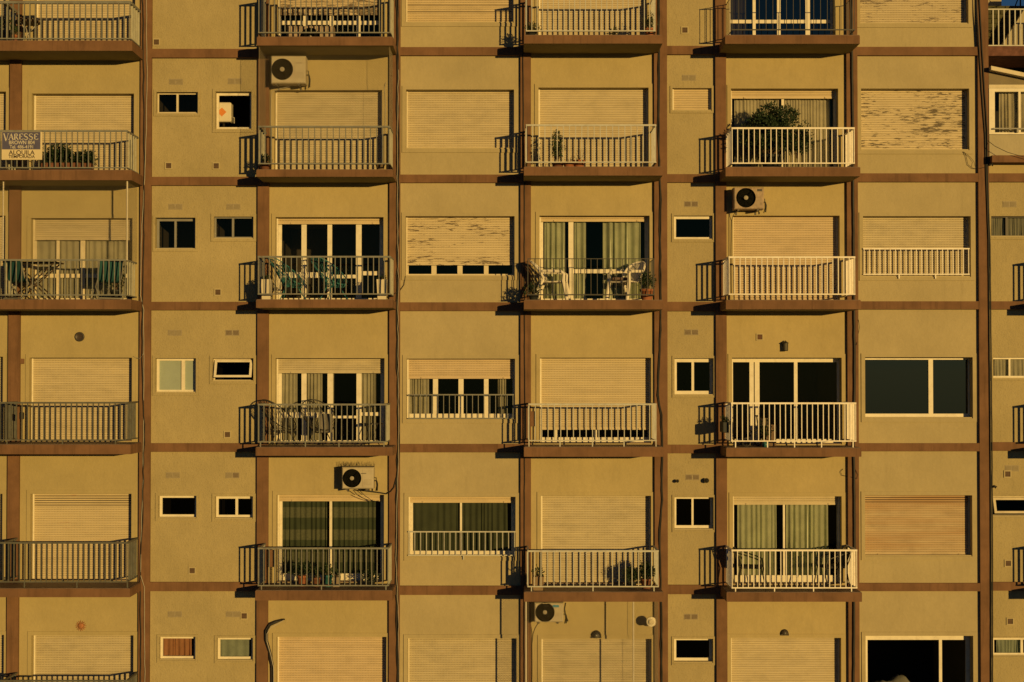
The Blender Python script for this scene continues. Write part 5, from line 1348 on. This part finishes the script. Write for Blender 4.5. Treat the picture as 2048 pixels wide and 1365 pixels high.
cable('pale conduit running along the bent pipe bundle', [(567, 1241, .06), (556, 1248, .13), (541, 1256, .17), (534, 1268, .17), (534, 1284, .16), (541, 1308, .13), (547, 1335, .09), (548, 1400, .08)], .008, M_CABW, .002, 20, 6)
cable('thin cables falling from the rusty air conditioner', [(1474, 420, .25), (1466, 432, .12), (1463, 442, .03), (1462, 520, .03), (1463, 590, .03)], .006, M_BLACK, .002, 21)
cable('cables running down beside the blue badge air conditioner', [(1076, 1247, .3), (1070, 1256, .15), (1066, 1268, .04), (1064, 1290, .03), (1064, 1400, .03)], .008, M_BLACK, .002, 22)
cable('dark hose pair on the right side of the blue badge air conditioner', [(1131, 1206, .3), (1129, 1218, .33), (1131, 1232, .34), (1136, 1243, .32)], .014, M_BLACK, .002, 23, 6)
cable('cable under the corner air conditioner running down beside the netted shutter', [(585, 172, .15), (560, 178, .06), (545, 184, .03), (542, 195, .03), (541, 330, .03)], .006, M_CABW, .002, 24)
cable('thin pale conduit on the right edge of the netted shutter', [(772, 165, .02), (769, 175, .03), (771, 200, .03), (770, 330, .03)], .006, M_CABW, .002, 25)
x, z = W(1986, 974.5, .05)
tag(MB().tube([(x-.04, -.10, z), (x, -.12, z+.02), (x+.05, -.1, z), (x+.03, -.12, z-.02)], [.02, .03, .028, .01], 8).build('cable_clamp', M_BLACK), 'black cable clamp knob on the edge of the right-hand pillar', 'clamp')
x, z = W(1984, 322, .12)
cl = MB()
for k in range(14): cl.tube([(x+rng.uniform(-.06, .03), -.14+rng.uniform(-.03, .03), z+rng.uniform(-.12, .05)), (x+rng.uniform(-.05, .06), -.16+rng.uniform(-.03, .03), z+rng.uniform(-.06, .08)), (x+rng.uniform(-.02, .1), -.14, z+rng.uniform(-.02, .1))], .012, 5)
tag(cl.build('cable_tangle', M_BLACK), 'tangle of black cables at the corner of the right-hand pillar', 'cable')
# clothes-like black box hung on the railing of A3
x, z = W(43, 832, RP-.05); tag(MB().cbox(x-.045, x+.045, -RP+.03, -RP+.09, z-.07, z+.07, .01).build('meter_box', M_BLACK), 'small black box hung on the railing at the left edge', 'box')

# ------------------------------------------------------------------ the annex and terrace at the right edge
AN = thing('annex', 'cream annex with a sloping roof edge, curtained window and railed terrace at the right edge', 'building', (0, 0, 0))
AX0, AX1 = PX[9][1] + .003, WX(2330)
PA = .10
zs = lambda py, p=PA: WZ(py, p)
M_ANW = stucco('annex_cream', (.41, .37, .25), False, 12); M_ANG = mat('annex_fascia_grey', (.20, .17, .11), .85, .12, 4, .3, 30)
# slab above the band of storey 2, parapet, window, fascia, sloping roof edge
MB().pbox(AX0, AX1, -DEEP, .02, WZ(347, PP)-.0, WZ(326, PA)).build('wall_panel', M_WALL['D'], AN)
MB().pbox(AX0, AX1, -DEEP, .30, WZ(325, .3), WZ(311, .3)).build('ledge', M_BROWN, AN)
MB().pbox(AX0, AX1, -DEEP, PA, WZ(311, .3)+.001, zs(270)).build('parapet', M_ANW, AN)
f = MB(); xw0, xw1 = WX(1985, 220, PA), AX1; zw0, zw1 = zs(269), zs(177)
f.pbox(AX0, xw0+.05, -.02, PA-.002, zw0, zw1); f.pbox(xw0+.05, xw1, -.02, PA-.004, zw1-.07, zw1); f.pbox(xw0+.05, xw1, -.02, PA-.004, zw0, zw0+.04)
wf = f.build('window_frame', M_WHITE, AN)
for (a, c) in ((2037, 2041.5),): MB().pbox(WX(a, 220, PA), WX(c, 220, PA), -.02, PA, zw0+.04, zw1-.07).build('mullion', M_WHITE, wf)
for (a, c) in ((xw0+.05, WX(2037, 220, PA)), (WX(2041.5, 220, PA), xw1)):
    q = MB(); q.add([(a, -.05, zw0+.04), (c, -.05, zw0+.04), (c, -.05, zw1-.07), (a, -.05, zw1-.07)], [(0,1,2,3)]); q.build('pane', M_GLASS, wf)
q = MB(); q.box(AX0, AX1, .0, 1.6, zw0-.1, zw0); q.box(AX0, AX1, 1.6, 1.7, zw0, zw1); q.box(AX0, AX1, .0, 1.7, zw1+.001, zw1+.08); q.build('room', M_ROOMD, AN)
MB().pbox(xw0, xw1, PA+.03, PA+.06, zs(259.5), zs(257)).build('guard_rail', M_ALU, AN)
for a in (2034, 2090): MB().pbox(WX(a, 265, PA)-.02, WX(a, 265, PA)+.02, PA-.003, PA+.06, zs(266), zs(259.6)).build('guard_bracket', M_ALU, AN)
MB().pbox(AX0, AX1, -DEEP, PA-.01, zs(176.5), zs(169.5)).build('lintel', M_CREAMF, AN)
zf = zs(169); x48 = WX(2048, 150, PA)
sl = (zs(150.0) - zs(135.5))/(x48-AX0)
zr0 = zs(143)
q = MB(); q.prism([(AX0, zf), (AX1, zf), (AX1, max(zf+.02, zr0+sl*(AX1-AX0))), (AX0, zr0)], -PA+.02, DEEP); q.build('fascia', M_ANG, AN)
q = MB(); q.prism([(AX0, zr0+.001), (AX1, zr0+sl*(AX1-AX0)), (AX1, zr0+.085+sl*(AX1-AX0)), (AX0, zr0+.085)], -PA-.16, 2.2); q.build('roof_edge', M_CREAMF, AN)
# terrace: set back behind, its slab, railing, olive tiled screen and the sunlit part of a white wall
M_REDW = mat('terrace_worn_red', (.13, .06, .045), .85, .35, 9)
M_TILE = mat('terrace_olive_tile', (.055, .055, .022), .8, .3, 9)
MB().box(AX0, AX1+1, .5, 4.5, zs(112, -.5), zs(92.5, -.5)).build('terrace_slab', M_REDW, AN)
MB().box(AX0, AX1+1, 1.9, 2.1, zs(150, -2), zs(112.1, -2)).build('under_wall_shade', M_DARK, AN)  # near-black colour stands in for the shadow below the terrace slab
scr = MB().box(AX0, AX1+1, 2.2, 2.4, zs(93, -2.2), zs(12.5, -2.2)).build('screen_wall', M_TILE, AN)
for r_ in range(9):
    zz = zs(92 - r_*9, -2.2)
    for c_ in range(9):
        xx = AX0 + .02 + c_*.2 + (.1 if r_ % 2 else 0)
        MB().box(xx, xx+.185, 2.17, 2.199, zz, zz+.082).build('tile', M_TILE, scr)
q = MB(); ga, gb = WX(2000, 95, -1.6), WX(2048, 22, -1.6); gx, gz0, gz1 = ga, zs(97, -1.6), zs(20, -1.6)
q.prism([(ga, gz0), (AX1+1, gz0), (AX1+1, gz1+.6), (gb+.4, gz1+.6), (gb, gz1)], 1.6, 1.75); q.build('sunlit_wall_part', M_ANW, AN)  # only the sunlit part of the wall; slanted edge shapes the shadow line
MB().box(WX(2000, 97, -1.5), WX(2041, 97, -1.5), 1.4, 1.59, zs(98, -1.5), zs(92.6, -1.5)).build('coping', M_WHITE, AN)
tr = MB().box(AX0, AX1+1, .56, .60, zs(20.5, -.58), zs(18, -.58)).build('terrace_rail', M_RCREAM, AN)
MB().box(AX0, AX1+1, .57, .595, zs(93, -.58), zs(90.5, -.58)).build('bottom_rail', M_RCREAM, tr)
for k in range(30):
    xx = WX(1986 + 11*k, 55, -.58); MB().box(xx-.011, xx+.011, .565, .59, zs(90.5, -.58), zs(20.5, -.58)).build('baluster', M_RCREAM, tr)
MB().box(AX0, WX(2003, 5, -3), 3.0, 3.4, zs(16, -3), zs(-40, -3)).build('chimney_wall', M_ANW, AN)
x0 = WX(2030, 5, -3)
T = thing('roof_aerial', 'thin dark aerial struts against the sky at the top right corner', 'aerial', (x0, 2.6, zs(13, -2.6)))
MB().tube([(-.12, 0, 0), (.02, 0, .35)], .014, 5).build('strut', M_IRON, T); MB().tube([(0, 0, 0), (.0, 0, .7)], .018, 5).build('mast', M_IRON, T); MB().tube([(-.2, .0, .3), (.2, 0, .34)], .01, 5).build('cross_bar', M_IRON, T)
cable('thin wires sagging across the annex terrace top', [(1979, 2, 0), (1990, 9, -1), (2003, 12, -2.5)], .008, M_BLACK, .0, 31)
cable('wire drooping from the right-hand pillar past the annex parapet', [(1976, 282, C0), (1990, 293, .35), (2015, 305, .4), (2060, 318, .4)], .006, M_BLACK, .0, 32)
win_an = (wf, (xw0, xw1, zw0, zw1))
def an_curtain(lb, a, c, folds, seed):
    curtain(lb, win_an, a, c, K_CREAM, p=-.04, folds=folds, amp=.03, seed=seed, zt=.06)
an_curtain('cream curtain behind the left pane of the annex window', 2001, 2034, 4, 41)
an_curtain('cream curtain behind the right pane of the annex window', 2042, 2078, 4, 42)

# framed pictures on the side wall inside the open-plan room behind the teal chairs
x0, x1, z0, z1 = wB2[1]; xw = max(BX['B'][0]-.02, x0-.25) + .004
for k, (yy, w, zz, h) in enumerate(((.62, .34, 1.15, .62), (1.2, .4, .95, .7), (1.85, .45, .85, .6))):
    T = thing('framed_picture', ['pale framed picture on the dim room wall, nearest the glass, behind the teal chairs', 'middle framed picture on the dim room wall behind the teal chairs', 'innermost framed picture on the dim room wall behind the teal chairs'][k], 'picture', (xw, yy+w/2, z0+zz))
    q = MB(); q.box(0, .025, -w/2, w/2, 0, .03); q.box(0, .025, -w/2, w/2, h-.03, h); q.box(0, .025, -w/2, -w/2+.03, .03, h-.03); q.box(0, .025, w/2-.03, w/2, .03, h-.03); q.build('frame', M_WOOD, T)
    MB().box(0, .01, -w/2+.03, w/2-.03, .03, h-.03).build('canvas', mat('picture_paper', (.6, .56, .45), .8, .5, 9), T)

# things in the balcony corners whose shadows fall on the next wall
potted('spreading grassy plant in a dark pot behind the side-on white plastic chair', 'C', 2, 1067, .78, .10, .10, M_PLANTB, .17, .24, .06, M_LEAFD, 71, 30, 10)
potted('low leafy plant in a brown pot at the left corner of the netted balcony', 'B', 1, 529, .74, .10, .16, M_TERRAD, .12, .16, .05, M_LEAFD, 72, 24, 10)
xr = WX(1463, 850, RP); zz = WZ(865, .6)
T = thing('railing_planter', 'dark box planter hung on the left side of the white railing beside the tricycle', 'planter', (xr-.09, -.62, zz))
MB().cbox(-.07, .06, -.26, .26, 0, .22, .012).build('trough', M_PLANTB, T)
MB().box(.055, .12, -.2, -.17, .16, .235).build('hook', M_IRON, T); MB().box(.055, .12, .17, .2, .16, .235).build('hook', M_IRON, T)
bush(T, 0, 0, .2, .07, .24, .1, 20, 10, .04, M_LEAFD, 73, stems=2)
